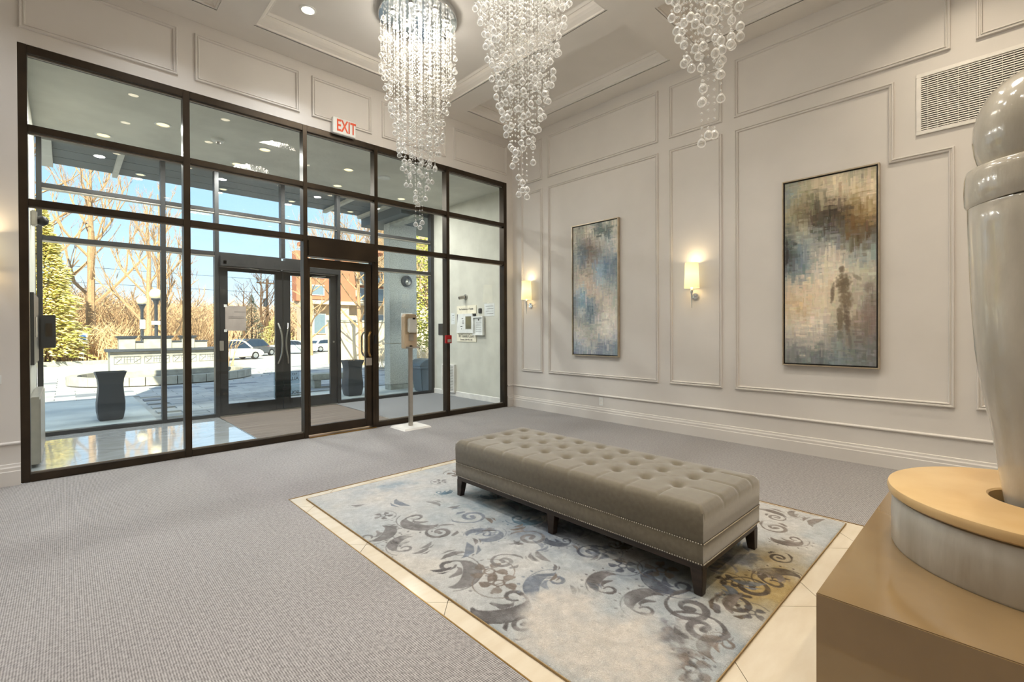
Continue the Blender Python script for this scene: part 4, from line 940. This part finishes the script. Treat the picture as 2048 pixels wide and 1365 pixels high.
for k in range(8): MB().box(-23.3+k*2.42, -20.92+k*2.42, 19.6, 19.85, -.06, .12).build('kerb_stone', 'concrete', g, bevel=.01)

# canopy over the entrance
M['soffit'] = mat('slate_soffit', (84, 94, 100), .6, noise=2)
M['cbeam'] = mat('pale_canopy_beam', (206, 200, 188), .8, noise=6)
c = struct('ceiling.002')
yy_ = [2.98, 3.08, 3.50, 3.92, 4.36]
for i in range(4): MB().box(-5.66, -.70, yy_[i]+.012, yy_[i+1]-.012, 3.90, 3.95).build('soffit_panel', 'soffit', c)
for y in yy_[1:4]: MB().box(-5.66, -.70, y-.012, y+.012, 3.905, 3.94).build('soffit_trim', 'cbeam', c)
MB().box(-5.80, -.62, 2.96, 4.37, 3.95, 4.35).build('roof_slab', 'soffit', c)  # unseen gap behind the slab, shaped to let a sun band through
for a, b in ((-5.80, -5.66), (-4.965, -4.90), (-1.50, -1.43), (-.72, -.62)): MB().box(a, b, 2.5, 4.37, 3.84, 4.34).build('canopy_beam', 'cbeam', c)
MB().box(-6.0, .2, 2.45, 2.62, 3.75, 4.2).build('fascia', 'soffit', c)
MB().box(-6.0, 3.2, .2, 2.45, 3.95, 4.2).build('vestibule_roof', 'soffit', c)
MB().box(-.62, 3.2, 2.6, 4.37, 3.66, 4.1).build('side_canopy_slab', 'soffit', c); MB().box(-.38, -.16, 2.5, 3.52, 3.60, 3.66).build('canopy_beam', 'concrete', c)
for x, lb in ((-4.62, 'leftmost lit downlight in the dark canopy soffit outside'), (-3.43, 'second lit downlight from the left in the dark canopy soffit'), (-2.23, 'third lit downlight from the left in the dark canopy soffit'), (-1.01, 'rightmost lit downlight in the dark canopy soffit, near the concrete column')):
    downlight(x, 4.08, 3.898, 1.5, MID, lb, 'canlamp2', .05)
# concrete column
t = thing('concrete_column', 'square exposed-aggregate concrete column outside the right panes', 'column', (-.04, 3.64, -.02))
MB().box(-.34, .34, -.13, .13, .12, 1.02).build('lower_block', 'aggregate', t, bevel=.006); MB().box(-.34, .34, -.13, .13, 1.03, 3.68).build('upper_block', 'aggregate', t, bevel=.006); MB().box(-.33, .33, -.12, .12, 0, .125).build('base_block', 'concrete', t)
t = thing('column_lamp', 'round dark shielded lamp on the front of the concrete column', 'outdoor lamp', (.02, 3.51, 2.40))
MB().lathe([(.125, 0), (.125, -.05), (.11, -.08), (.09, -.09)], 28, ax='y').build('housing', 'charcoal', t, smooth=True); MB().ball((0, -.06, -.03), .075, 14, 8).build('diffuser', 'silver', t, smooth=True)
# planters
def planter(loc, label, stalks):
    t = thing('tall_planter', label, 'planter', loc, 0, 'dark flared planters outside the doors')
    N = 8; pr = [(.150, 0), (.168, .03), (.188, .14), (.190, .26), (.172, .42), (.166, .52), (.178, .62), (.205, .69), (.212, .715)]
    mb = MB(); mb.lathe(pr+[(.195, .715), (.18, .66)], 32)
    for q, (x, y, z) in enumerate(mb.v):   # squarish plan
        a = math.atan2(y, x); r = math.hypot(x, y); k = 1/max(abs(math.cos(a)), abs(math.sin(a)))**.72; mb.v[q] = (x*k*.90, y*k*.90, z)
    mb.build('planter_body', 'charcoal', t, smooth=True)
    MB().lathe([(1e-6, .655), (.17, .655)], 16).build('soil', 'barkd', t)
    if stalks:
        for k in range(7): MB().tube((0, 0, .65), (random.uniform(-.13, .13), random.uniform(-.1, .1), random.uniform(.74, .82)), .006, .002, 5).build('dry_stalk', 'bark', t)
    return t
planter((-5.055, 3.45, -.02), 'dark flared planter on the concrete walk outside the left panes', False)
planter((-1.325, 3.34, -.02), 'dark flared planter with dry stalks outside the right of the double doors', True)
t = thing('rubbish_bin', 'blue-grey plastic wheelie bin beside the concrete column outside', 'bin', (.10, 2.92, -.02))
M['binp'] = mat('blue_grey_plastic', (92, 110, 124), .45)
MB().taper((-.14, .20, -.16, .16, 0), (-.21, .26, -.22, .22, .52)).build('bin_body', 'binp', t, bevel=.02); MB().taper((-.24, .28, -.25, .25, .50), (-.23, .27, -.23, .23, .56)).build('rim', 'binp', t, bevel=.01)
MB().prism([(-.25, .55), (.27, .55), (.24, .62), (.05, .70), (-.10, .68), (-.23, .60)], -.24, .24, 'y').build('lid', 'binp', t, bevel=.01)
t = thing('stone_bench', 'low concrete bench by the kerb, left of the column outside', 'bench', (-1.0, 5.2, -.02))
MB().box(-.5, .6, -.22, .22, .18, .32).build('seat', 'concrete', t, bevel=.02); MB().box(-.45, -.3, -.18, .18, 0, .18).build('leg', 'concrete', t); MB().box(.35, .5, -.18, .18, 0, .18).build('leg', 'concrete', t)

# fountain
t = thing('garden_fountain', 'long grey stone fountain wall with dark caps and a curved kerbed basin in the drive', 'fountain', (-3.5, 10.2, -.02))
M['fstone'] = mat('grey_cast_stone', (186, 182, 170), .85, noise=6, col2=(164, 160, 149), bump=(50, .4, .004))
M['cap'] = mat('dark_slate_cap', (66, 72, 80), .5, noise=8)
kb = []
for k in range(40):
    a0 = 2*PI*k/40; a1 = 2*PI*(k+.94)/40; P_ = lambda a, r: (r*2.05*math.cos(a), r*1.68*math.sin(a))
    q = [P_(a0, .90), P_(a0, 1.0), P_(a1, 1.0), P_(a1, .90)]; MB().prism([q[0], q[3], q[2], q[1]][::-1], 0, .20, 'z').build('kerb_stone', 'fstone', t)
MB().lathe([(1e-6, .03), (1.84, .03)], 40, sy=.82).build('basin_floor', 'slabd', t)
prof = [(.55, .16), (-.36, .16), (-.36, .26), (-.30, .28), (-.20, .44), (-.15, .62), (-.17, .74), (-.24, .78), (.55, .78)]
MB().prism(prof, -1.22, 1.28, 'x').build('curved_wall', 'fstone', t); MB().prism([(-.40, 0), (.55, 0), (.55, .17), (-.40, .17)], -1.26, 1.32, 'x').build('wall_footing', 'fstone', t)
MB().box(-1.30, 1.36, -.28, .6, .785, .845).build('cap', 'cap', t, bevel=.006)
for k in range(4):
    x0 = -1.14+k*.62; fr = MB(); zc = .57
    def fz(z): return -.155-.012-(.03 if z < .52 else 0)
    for (xa, za, xb_, zb_) in [(0, .47, .54, .47), (0, .66, .54, .66), (0, .47, 0, .66), (.54, .47, .54, .66), (0, .66, .14, .52), (.14, .52, .14, .66), (.20, .5, .20, .66), (.26, .5, .26, .66), (.20, .58, .40, .58), (.32, .5, .32, .66), (.40, .5, .40, .66), (.40, .5, .54, .6), (.46, .5, .46, .62), (.04, .5, .14, .6)]:
        fr.tube((x0+xa, fz(za), za), (x0+xb_, fz(zb_), zb_), .0065, n=4)
    fr.build('relief_panel', 'slabd', t)
MB().box(-.98, .98, .20, .5, .84, 1.02).build('upper_wall', 'fstone', t); MB().box(-1.0, 1.0, .17, .53, 1.02, 1.05).build('upper_cap', 'cap', t)
for a, b in ((-1.02, -.68), (-.50, .12), (.36, .66)):
    MB().box(a, b, .16, .54, .84, 1.13).build('pillar', 'fstone', t); MB().taper((a-.03, b+.03, .12, .58, 1.13), (a-.05, b+.05, .10, .60, 1.19)).build('pillar_cap', 'cap', t)

# ------------------------------------------------------------------ trees and shrubs
def branch(mb, p, d, L, r, depth, rnd, spread=.55, up=.12, nseg=3, minr=.004, kids=(2, 4), shrink=.68, n=5):
    pts = [Vector(p)]; d = Vector(d).normalized()
    for k in range(nseg):
        d = (d+Vector((rnd.gauss(0, .10), rnd.gauss(0, .10), rnd.gauss(0, .05)+up*.3))).normalized(); pts.append(pts[-1]+d*L/nseg)
    for k in range(nseg): mb.tube(pts[k], pts[k+1], r*(1-.35*k/nseg), r*(1-.35*(k+1)/nseg), n if depth > 1 else 3, caps=False)
    if depth <= 0: return
    for q in range(rnd.randint(*kids)):
        k = rnd.uniform(.35, 1); s = pts[0].lerp(pts[-1], k) if nseg == 1 else pts[min(nseg, max(1, int(round(k*nseg))))]
        nd = (d+Vector((rnd.gauss(0, spread), rnd.gauss(0, spread), rnd.gauss(0, spread*.5)+up))).normalized()
        branch(mb, s, nd, L*shrink*rnd.uniform(.75, 1.15), max(minr, r*.55), depth-1, rnd, spread, up, nseg, minr, kids, shrink, n)
def bare_tree(loc, label, h, r, seed, m='bark', lean=(0, 0), nmain=9, depth=3, spread=.5, up=.25, z0=.18, blen=.34, group=None):
    rnd = random.Random(seed); t = thing('bare_tree', label, 'tree', loc, 0, group)
    tr = MB(); p = Vector((0, 0, 0)); pts = [p.copy()]; n = 9
    for k in range(n): p = p+Vector((lean[0]*h/n+rnd.gauss(0, .012*h/n*3), lean[1]*h/n+rnd.gauss(0, .03), h/n)); pts.append(p.copy())
    rad = [r*(1-.93*(k/n))**.8+.006 for k in range(n+1)]; rad[0] *= 1.3; tr.path(pts, rad, 8); tr.build('trunk', m, t, smooth=True)
    br = MB()
    for k in range(nmain):
        q = z0+(1-z0)*(k+.5*rnd.random())/nmain; f = q*n; i = min(n-1, int(f)); s = pts[i].lerp(pts[i+1], f-i); a = k*2.4+rnd.uniform(-.4, .4)
        L = h*blen*(1.15-q*.8); branch(br, s, (math.cos(a), math.sin(a), .55+up), L, max(.008, r*(.50-.35*q)), depth, rnd, spread, up, 3, .005, (2, 4))
    br.build('branches', m, t); return t
def conifer(loc, label, h, rad, seed, cols, dens=1.0, z0=.06, name='conifer_tree', droop=.15, nl=5200):
    rnd = random.Random(seed); t = thing(name, label, 'tree', loc)
    MB().tube((0, 0, 0), (0, 0, h*.97), rad*.09, .02, 8).build('trunk', 'barkd', t)
    lim = MB(); sets = [MB() for _ in cols]; N = int(nl*dens)
    for k in range(int(90*dens)):
        q = rnd.random()**.85; z = h*(z0+(1-z0)*q); R_ = rad*(1-q)**.85+.05; a = rnd.uniform(0, 6.28); lim.tube((0, 0, z), (math.cos(a)*R_, math.sin(a)*R_, z-droop*R_+.1), .02, .005, 4, caps=False)
    lim.build('limbs', 'barkd', t)
    for k in range(N):
        q = rnd.random()**.8; z = h*(z0+(1-z0)*q); lay = math.sin(z/h*34)*.12; R_ = (rad*(1-q)**.8+.05)*(1+lay); a = rnd.uniform(0, 6.28); rr = R_*rnd.uniform(.45, 1.05)
        c = Vector((math.cos(a)*rr, math.sin(a)*rr, z-droop*rr+rnd.uniform(-.08, .08))); o = Vector((math.cos(a), math.sin(a), rnd.uniform(-.35, .25))).normalized()
        s = rnd.uniform(.10, .24)*(.6+.5*(1-q))*h/7; w = o.cross(Vector((0, 0, 1))).normalized()*s*.32; u = Vector((0, 0, rnd.uniform(-.04, .08)))*s
        ms_ = sets[rnd.randrange(len(cols))]; ms_.add([c-o*s*.4+w*.5, c-o*s*.4-w*.5, c-w+u, c+o*s, c+w+u, c+Vector((0, 0, s*.25))], [(0, 5, 4), (5, 3, 4), (5, 2, 3), (1, 2, 5), (0, 1, 5)])
    for k, s_ in enumerate(sets): s_.build('foliage', cols[k], t, kind='stuff')
    return t
for nm, c_, c2_ in (('pgreen', (186, 184, 92), (146, 148, 66)), ('pyel', (255, 242, 170), (236, 220, 132)), ('pdark', (72, 84, 48), (54, 66, 38)), ('spr1', (70, 92, 88), (52, 72, 70)), ('spr2', (96, 118, 112), (74, 94, 92)), ('leafy', (190, 182, 84), (150, 146, 62)), ('brush', (240, 214, 172), (206, 176, 136)), ('brush2', (206, 174, 136), (170, 138, 104)), ('hillb', (206, 178, 148), (172, 144, 118)), ('twig', (166, 130, 96), (124, 96, 70))):
    M[nm] = mat(nm, c_, .9, noise=4, col2=c2_, spec=.2)
    b = M[nm].node_tree.nodes['Principled BSDF']
conifer((-6.25, 20.5, 0), 'tall golden-green conifer at the far left beyond the drive', 6.3, 1.45, 11, ['pgreen', 'pyel', 'pyel', 'pyel'], 1.7, nl=7200)
bare_tree((-4.72, 22.4, -.02), 'large bare tree left of the fountain with a spreading low limb', 8.8, .19, 21, 'bark', nmain=11, blen=.34, z0=.24, depth=4, up=.45, spread=.42)
bare_tree((-3.15, 18.6, gz_(-3.15, 18.6)), 'slim bare tree rising right behind the two globe lamp posts', 6.6, .13, 22, nmain=12, blen=.26, up=.5, z0=.15)
bare_tree((-2.45, 21.0, gz_(-2.45, 21)), 'taller bare tree just right of the globe lamp posts, seen through the first mullion', 8.0, .14, 23, nmain=12, blen=.24, up=.5, z0=.1)
bare_tree((-1.0, 24.5, gz_(-1, 24.5)), 'thin bare tree seen in the second pane left of the outer doors', 7.2, .09, 24, nmain=14, blen=.22, z0=.1, depth=2)
bare_tree((-6.9, 26.5, 0), 'bare tree half hidden behind the golden conifer', 10.5, .2, 25, nmain=12, depth=2)
bare_tree((11.61, 40.53, -1.1), 'slender bare tree in front of the brick apartment building', 11.8, .19, 26, nmain=18, blen=.20, z0=.12, up=.1, depth=2)
bare_tree((2.75, 11.3, -.5), 'pale spreading bare tree beside the concrete column', 5.6, .11, 27, nmain=15, blen=.46, z0=.28, up=.3, lean=(-.06, 0), depth=4)
bare_tree((13.92, 73.2, -1.1), 'distant round-topped bare tree left of the blue spruce', 9.6, .18, 28, 'barkd', nmain=10, blen=.3, z0=.45, depth=2)
bare_tree((20.01, 86.12, -1.1), 'distant tall bare tree right behind the blue spruce', 13.5, .28, 29, 'barkd', nmain=12, blen=.3, z0=.4, depth=3)
conifer((16.41, 78.74, -1.1), 'distant dark blue spruce in the left door glass', 8.2, 2.1, 31, ['spr1', 'spr2', 'pdark'], .5, name='spruce_tree')
conifer((13.18, 55.66, -1.1), 'low bright green pine behind the parked cars in the left door glass', 4.3, 2.3, 32, ['pyel', 'pgreen', 'pyel', 'pgreen'], .55, name='pine_tree', droop=-.1)
def leafy_tree(loc, label, h, r, seed):
    rnd = random.Random(seed); t = thing('leafy_tree', label, 'tree', loc); MB().tube((0, 0, 0), (0, 0, h*.7), .12, .05, 8).build('trunk', 'bark', t)
    br = MB(); [branch(br, (0, 0, h*rnd.uniform(.15, .7)), (math.cos(a), math.sin(a), .7), h*.3, .04, 2, rnd) for a in [k*1.3 for k in range(9)]]; br.build('branches', 'bark', t)
    sets = [MB(), MB()]
    for k in range(5200):
        u = Vector((rnd.gauss(0, 1), rnd.gauss(0, 1), rnd.gauss(0, 1))).normalized()*rnd.random()**.4; c = Vector((u.x*r, u.y*r, h*.55+u.z*h*.46)); a = rnd.uniform(0, 6.28); s = rnd.uniform(.04, .09)
        o = Vector((math.cos(a), math.sin(a), rnd.uniform(-.6, .6))); w = o.orthogonal().normalized()*s*.5; sets[k % 2].add([c, c+o*s+w, c+o*s*2, c+o*s-w], [(0, 1, 2, 3)])
    sets[0].build('foliage', 'leafy', t, kind='stuff'); sets[1].build('foliage', 'pgreen', t, kind='stuff'); return t
leafy_tree((3.95, 8.3, -.05), 'yellow-green leafy tree behind the concrete column', 5.0, 1.35, 41)
# bare undergrowth and wooded slope
def thicket(name, label, cat, x0, x1, y0, y1, n, hmin, hmax, m, seed, w=.02):
    rnd = random.Random(seed); mb = MB()
    for k in range(n):
        x = rnd.uniform(x0, x1); y = rnd.uniform(y0, y1); zg = gz_(x, y); h = rnd.uniform(hmin, hmax); a = rnd.uniform(0, 6.28); l = rnd.uniform(.1, .5)*h; p = Vector((x, y, zg))
        q = [p, p+Vector((math.cos(a)*l*.3, math.sin(a)*l*.3, h*.45)), p+Vector((math.cos(a)*l*.9, math.sin(a)*l*.9, h*.85)), p+Vector((math.cos(a)*l*1.4, math.sin(a)*l*1.4, h))]
        for i in range(3):
            mb.tube(q[i], q[i+1], w*(1-.28*i), w*(1-.28*(i+1)), 3, caps=False)
        for i in (1, 2):
            b = a+rnd.uniform(-1.5, 1.5); mb.tube(q[i], q[i]+Vector((math.cos(b)*h*.22, math.sin(b)*h*.22, h*rnd.uniform(.05, .3))), w*.5, w*.25, 3, caps=False)
    o = mb.build(name, m, None, kind='stuff'); tag(o, label, cat); return o
thicket('brush_hedge', 'pale tangled bare shrubs along the far kerb behind the fountain', 'shrubs', -8.5, -3.0, 20.4, 22.2, 800, .5, 1.7, 'brush', 51, .018)
thicket('undergrowth', 'brown bare undergrowth behind the shrubs, left of the parked cars', 'shrubs', -14, 2, 27, 38, 2600, 1.6, 4.2, 'brush2', 52, .03)
thicket('wooded_slope', 'distant brown leafless woods across the whole background', 'woods', -40, 60, 92, 125, 5200, 4.0, 8.5, 'hillb', 53, .12)
thicket('right_shrubs', 'tan bare shrubs beyond the concrete column at right', 'shrubs', 1.9, 6.0, 6.6, 9.5, 320, .4, 1.0, 'brush', 54, .012)
t = thing('wooded_hill', 'low brown wooded hill along the horizon', 'hill', (0, 150, -1.2)); mb = MB(); NN = 60
pts_ = [(-110+4.5*k, 0) for k in range(NN)]
for k in range(NN): mb.v += [(-110+4.5*k, -18, 0), (-110+4.5*k, 0, 7.6+2*math.sin(k*.45)+1.1*math.sin(k*1.3)), (-110+4.5*k, 14, 0)]
for k in range(NN-1): a = k*3; mb.f += [(a, a+3, a+4, a+1), (a+1, a+4, a+5, a+2)]
mb.build('hillside', 'hillb', t, smooth=True); MB().box(-110, 155, 13, 16, 0, .2).build('far_edge', 'grass', t)

# lamp posts, signs, pole
M['globe'] = mat('cream_globe', (244, 226, 188), .3)
def lamp_post(loc, h, r, label, sign):
    t = thing('lamp_post', label, 'lamp post', loc, 0, 'globe lamp posts behind the fountain')
    MB().lathe([(.10, 0), (.10, .12), (.05, .20), (.045, h-.2), (.07, h-.12), (.09, h-.05), (1e-6, h-.03)], 12).build('post', 'charcoal', t, smooth=True)
    MB().lathe([(.09, h-.06), (.13, h-.02), (.11, h+.02)], 14).build('globe_collar', 'charcoal', t); MB().ball((0, 0, h+r*.8), r, 18, 12).build('globe', 'globe', t, smooth=True)
    MB().box(*sign).build('sign_plate', 'white', t, bevel=.004); return t
lamp_post((-3.60, 15.0, 0), 2.24, .16, 'left globe lamp post behind the fountain with a tall white sign', (-.07, .08, -.08, -.06, 1.38, 1.70))
lamp_post((-3.43, 13.0, 0), 2.34, .18, 'right globe lamp post behind the fountain with a small white sign', (-.13, .10, -.10, -.08, 1.50, 1.62))
t = thing('parking_sign', 'small blue and white parking sign beside the big bare tree trunk', 'sign', (-5.02, 20.2, 0))
M['blue'] = mat('sign_blue', (60, 110, 190), .5); MB().tube((0, 0, 0), (0, 0, 1.1), .02, .02, 6).build('post', 'steel', t); MB().box(-.13, .13, -.03, -.02, .80, 1.22).build('sign_plate', 'white', t); MB().box(-.08, .08, -.035, -.03, .95, 1.15).build('blue_symbol', 'blue', t)
t = thing('utility_pole', 'tall wooden utility pole with crossarm and transformer in the left door glass', 'utility pole', (21.39, 87.97, -1.1)); t.scale = (1.84,)*3
MB().tube((0, 0, 0), (0, 0, 6.5), .14, .10, 8).build('pole', 'barkd', t); MB().box(-.95, .75, -.06, .06, 6.0, 6.12).build('crossarm', 'barkd', t); MB().tube((-.2, -.2, 3.7), (-.2, -.2, 4.5), .2, .2, 10).build('transformer', 'charcoal', t)
for x in (-.85, -.35, .6): MB().tube((x, 0, 6.12), (x, 0, 6.35), .05, .03, 6).build('insulator', 'charcoal', t)
for z in (6.2, 4.9): MB().tube((-30, 2, z+.6), (14, -1, z), .02, .02, 3).build('cable', 'charcoal', t)
# cars
M['tyre'] = mat('tyre_rubber', (30, 30, 32), .8); M['rim'] = mat('alloy_rim', (190, 190, 188), .3, metal=.8); M['cglass'] = mat('car_glass', (40, 52, 66), .08, spec=.8); M['tail'] = mat('tail_lamp', (200, 40, 26), .3)
def car(loc, rz, col, label, kind='sedan', L=4.5):
    m = mat('car_paint', col, .25, coat=.6, noise=2); t = thing('parked_car', label, 'car', loc, rz, 'cars parked across the drive')
    H = 1.42 if kind == 'sedan' else 1.66; w = .90
    lower = [(-L/2, .35), (-L/2-.02, .75), (-L/2+.10, .92 if kind == 'sedan' else 1.0), (-L*.28, .95), (-L*.10, .96), (L*.22, .93), (L*.42, .80), (L/2, .62), (L/2, .34), (L*.44, .24), (-L*.44, .24)]
    b = MB(); b.prism(lower[::-1], -w, w, 'y'); b.build('body', m, t, bevel=.07, smooth=True)
    cab = [(-L*.40, .93), (-L*.33, H-.08), (-L*.22, H), (L*.02, H), (L*.13, H-.10), (L*.27, .92)] if kind == 'sedan' else [(-L*.47, .95), (-L*.43, H-.12), (-L*.34, H), (L*.02, H), (L*.14, H-.10), (L*.29, .95)]
    def sc(p, k): cx_ = sum(q[0] for q in p)/len(p); return [(cx_+(q[0]-cx_)*k, .93+(q[1]-.93)*k) for q in p]
    cbm = MB(); k_ = len(cab); lo = [(x, -w+.06+(z-.93)*.28, z) for x, z in cab]; hi = [(x, w-.06-(z-.93)*.28, z) for x, z in cab]
    cbm.add(lo+hi, [tuple(range(k_-1, -1, -1)), tuple(range(k_, 2*k_))]+[(i, (i+1) % k_, k_+(i+1) % k_, k_+i) for i in range(k_)]); cbm.build('cabin', m, t, bevel=.05, smooth=True)
    g_ = sc(cab, .86)
    for s in (-1, 1):
        q = [(x, s*(w-.045-(z-.93)*.28), z+.015) for x, z in g_]; q2 = [(x, y-s*.03, z) for x, y, z in q]; k_ = len(q)
        MB().add(q+q2, [tuple(range(k_)), tuple(range(2*k_-1, k_-1, -1))]+[(i, (i+1) % k_, k_+(i+1) % k_, k_+i) for i in range(k_)]).build('side_window', 'cglass', t)
    bx = cab[0]; bt = cab[1]; n_ = Vector((-(bt[1]-bx[1]), 0, bt[0]-bx[0])).normalized()*.012
    MB().add([(bx[0]+.03+n_.x, -w+.2, bx[1]+.06), (bx[0]+.03+n_.x, w-.2, bx[1]+.06), (bt[0]+n_.x, w-.32, bt[1]-.02), (bt[0]+n_.x, -w+.32, bt[1]-.02)], [(0, 1, 2, 3)]).build('rear_window', 'cglass', t)
    ft = cab[-1]; fb = cab[-2]; MB().add([(ft[0]-.02, -w+.2, ft[1]+.06), (ft[0]-.02, w-.2, ft[1]+.06), (fb[0]+.035, w-.32, fb[1]), (fb[0]+.035, -w+.32, fb[1])], [(0, 1, 2, 3)]).build('windscreen', 'cglass', t)
    for x in (-L*.30, L*.31):
        for s in (-1, 1):
            wl_ = MB().lathe([(.20, -.11), (.31, -.11), (.335, -.08), (.335, .08), (.31, .11), (.20, .11)], 24, (x, s*(w-.09), .335), ax='y').build('wheel', 'tyre', t, smooth=True)
            MB().lathe([(1e-6, 0), (.20, -.012), (.205, 0)], 16, (x, s*(w+.022), .335), ax='y').build('hub_cap', 'rim', t)
    for s in (-1, 1): MB().box(-L/2-.035, -L/2+.08, s*(w-.22)-.15, s*(w-.22)+.15, .70, .86).build('tail_light', 'tail', t, bevel=.02)
    MB().box(-L/2-.04, -L/2, -.26, .26, .50, .62).build('number_plate', 'white', t); MB().box(-L/2-.03, -L/2+.1, -w+.02, w-.02, .28, .42).build('bumper', 'charcoal', t, bevel=.02)
    return t
car((4.5, 38.2, -1.105), .35, (232, 226, 216), 'silver-white hatchback parked nearest, at the left edge of the door glass', 'suv', 4.3)
car((7.3, 43.2, -1.105), .55, (70, 74, 80), 'dark grey hatchback parked just right of the nearest white car', 'suv', 4.2)
car((11.6, 45.2, -1.105), -.2, (226, 232, 230), 'long white saloon parked sideways in front of the green pine', 'sedan', 4.6)
car((16.2, 47.5, -1.105), .05, (238, 236, 228), 'white saloon with red tail lights seen between the outer doors', 'sedan', 4.4)
car((3.2, 45.4, -1.105), .15, (238, 234, 230), 'white car half hidden behind the right end of the fountain', 'sedan', 4.4)
car((8.6, 53.0, -1.105), .2, (150, 30, 34), 'dark red car parked behind the two hatchbacks', 'sedan', 4.4)
t = thing('post_sign', 'white post sign standing behind the nearest white car', 'sign', (5.9, 47.0, -1.1)); t.scale = (1.8,)*3
MB().tube((0, 0, 0), (0, 0, 1.6), .05, .05, 6).build('post', 'white', t); MB().box(-.2, .2, -.04, -.02, 1.4, 1.6).build('sign_plate', 'white', t)

# apartment building
M['brick'] = mat('red_brick', (190, 124, 96), .9, noise=30, col2=(168, 106, 82)); M['pale'] = mat('pale_render', (216, 200, 176), .9, noise=3, col2=(204, 188, 164)); M['balc'] = mat('balcony_glass', (128, 148, 158), .2)
M['bwin'] = mat('building_window', (118, 140, 158), .1, spec=.8)
t = thing('apartment_building', 'red brick apartment building with pale slabs and glazed balconies behind the doors', 'building', (21.85, 67.66, -1.1)); t.scale = (1.846,)*3
MB().box(0, 14, 1.4, 2.4, 4.0, 8.6).build('brick_wall', 'brick', t); MB().box(-.6, 14.5, .4, 2.4, 3.55, 3.85).build('floor_slab', 'pale', t); MB().box(.2, 14, 1.6, 2.4, 0, 3.6).build('pale_wall', 'pale', t)
MB().box(-.9, -.1, .9, 1.9, 3.8, 8.0).build('brick_pier', 'brick', t); MB().box(2.2, 4.2, .8, 1.5, 3.85, 7.7).build('brick_pier', 'brick', t); MB().box(-.7, .4, .6, 1.4, 0, 3.6).build('stone_pier', 'pale', t); MB().box(2.6, 3.6, .8, 1.5, 0, 3.6).build('stone_pier', 'pale', t)
MB().box(-.3, 9, .9, 2.4, 8.6, 8.9).build('roof_edge', 'brick', t)
for fl in range(3):
    z = 4.0+fl*1.5
    for k in range(6):
        x = .3+k*1.9 if k < 1 else 4.5+(k-1)*1.7
        f_ = MB().box(x, x+1.3, 1.30, 1.42, z+.35, z+1.25).build('window', 'white', t); MB().box(x+.08, x+1.22, 1.27, 1.31, z+.42, z+1.18).build('pane', 'bwin', f_)
        if k > 0: MB().box(x-.1, x+1.5, .3, 1.4, z-.08, z+.02).build('balcony_slab', 'pale', t); MB().box(x-.1, x+1.5, .30, .34, z+.02, z+.55).build('balcony_glass', 'balc', t)
for k in range(6):
    x = .7+k*2.0; f_ = MB().box(x, x+1.1, 1.5, 1.62, 1.0, 2.8).build('window', 'white', t); MB().box(x+.08, x+1.02, 1.47, 1.51, 1.08, 2.72).build('pane', 'bwin', f_)
t = thing('retaining_wall', 'plain beige wall beyond the right planter', 'wall', (2.75, 13.2, -.75))
MB().box(-.4, 9, 0, .4, 0, 2.40).build('wall_body', 'pale', t); MB().box(-.45, 9, -.05, .45, 2.40, 2.48).build('coping', 'concrete', t)
t = thing('stepped_tower', 'pale building with stacked projecting balconies above the right of the door', 'building', (25.92, 45.51, -1.1)); t.scale = (1.846,)*3
MB().box(.6, 5, .6, 5, 0, 12).build('tower_wall', 'pale', t)
for k in range(5): MB().taper((-.1, 5, 0, 5, 6.0+k*1.35), (-.8, 5, -.6, 5, 6.55+k*1.35)).build('balcony', 'pale', t)
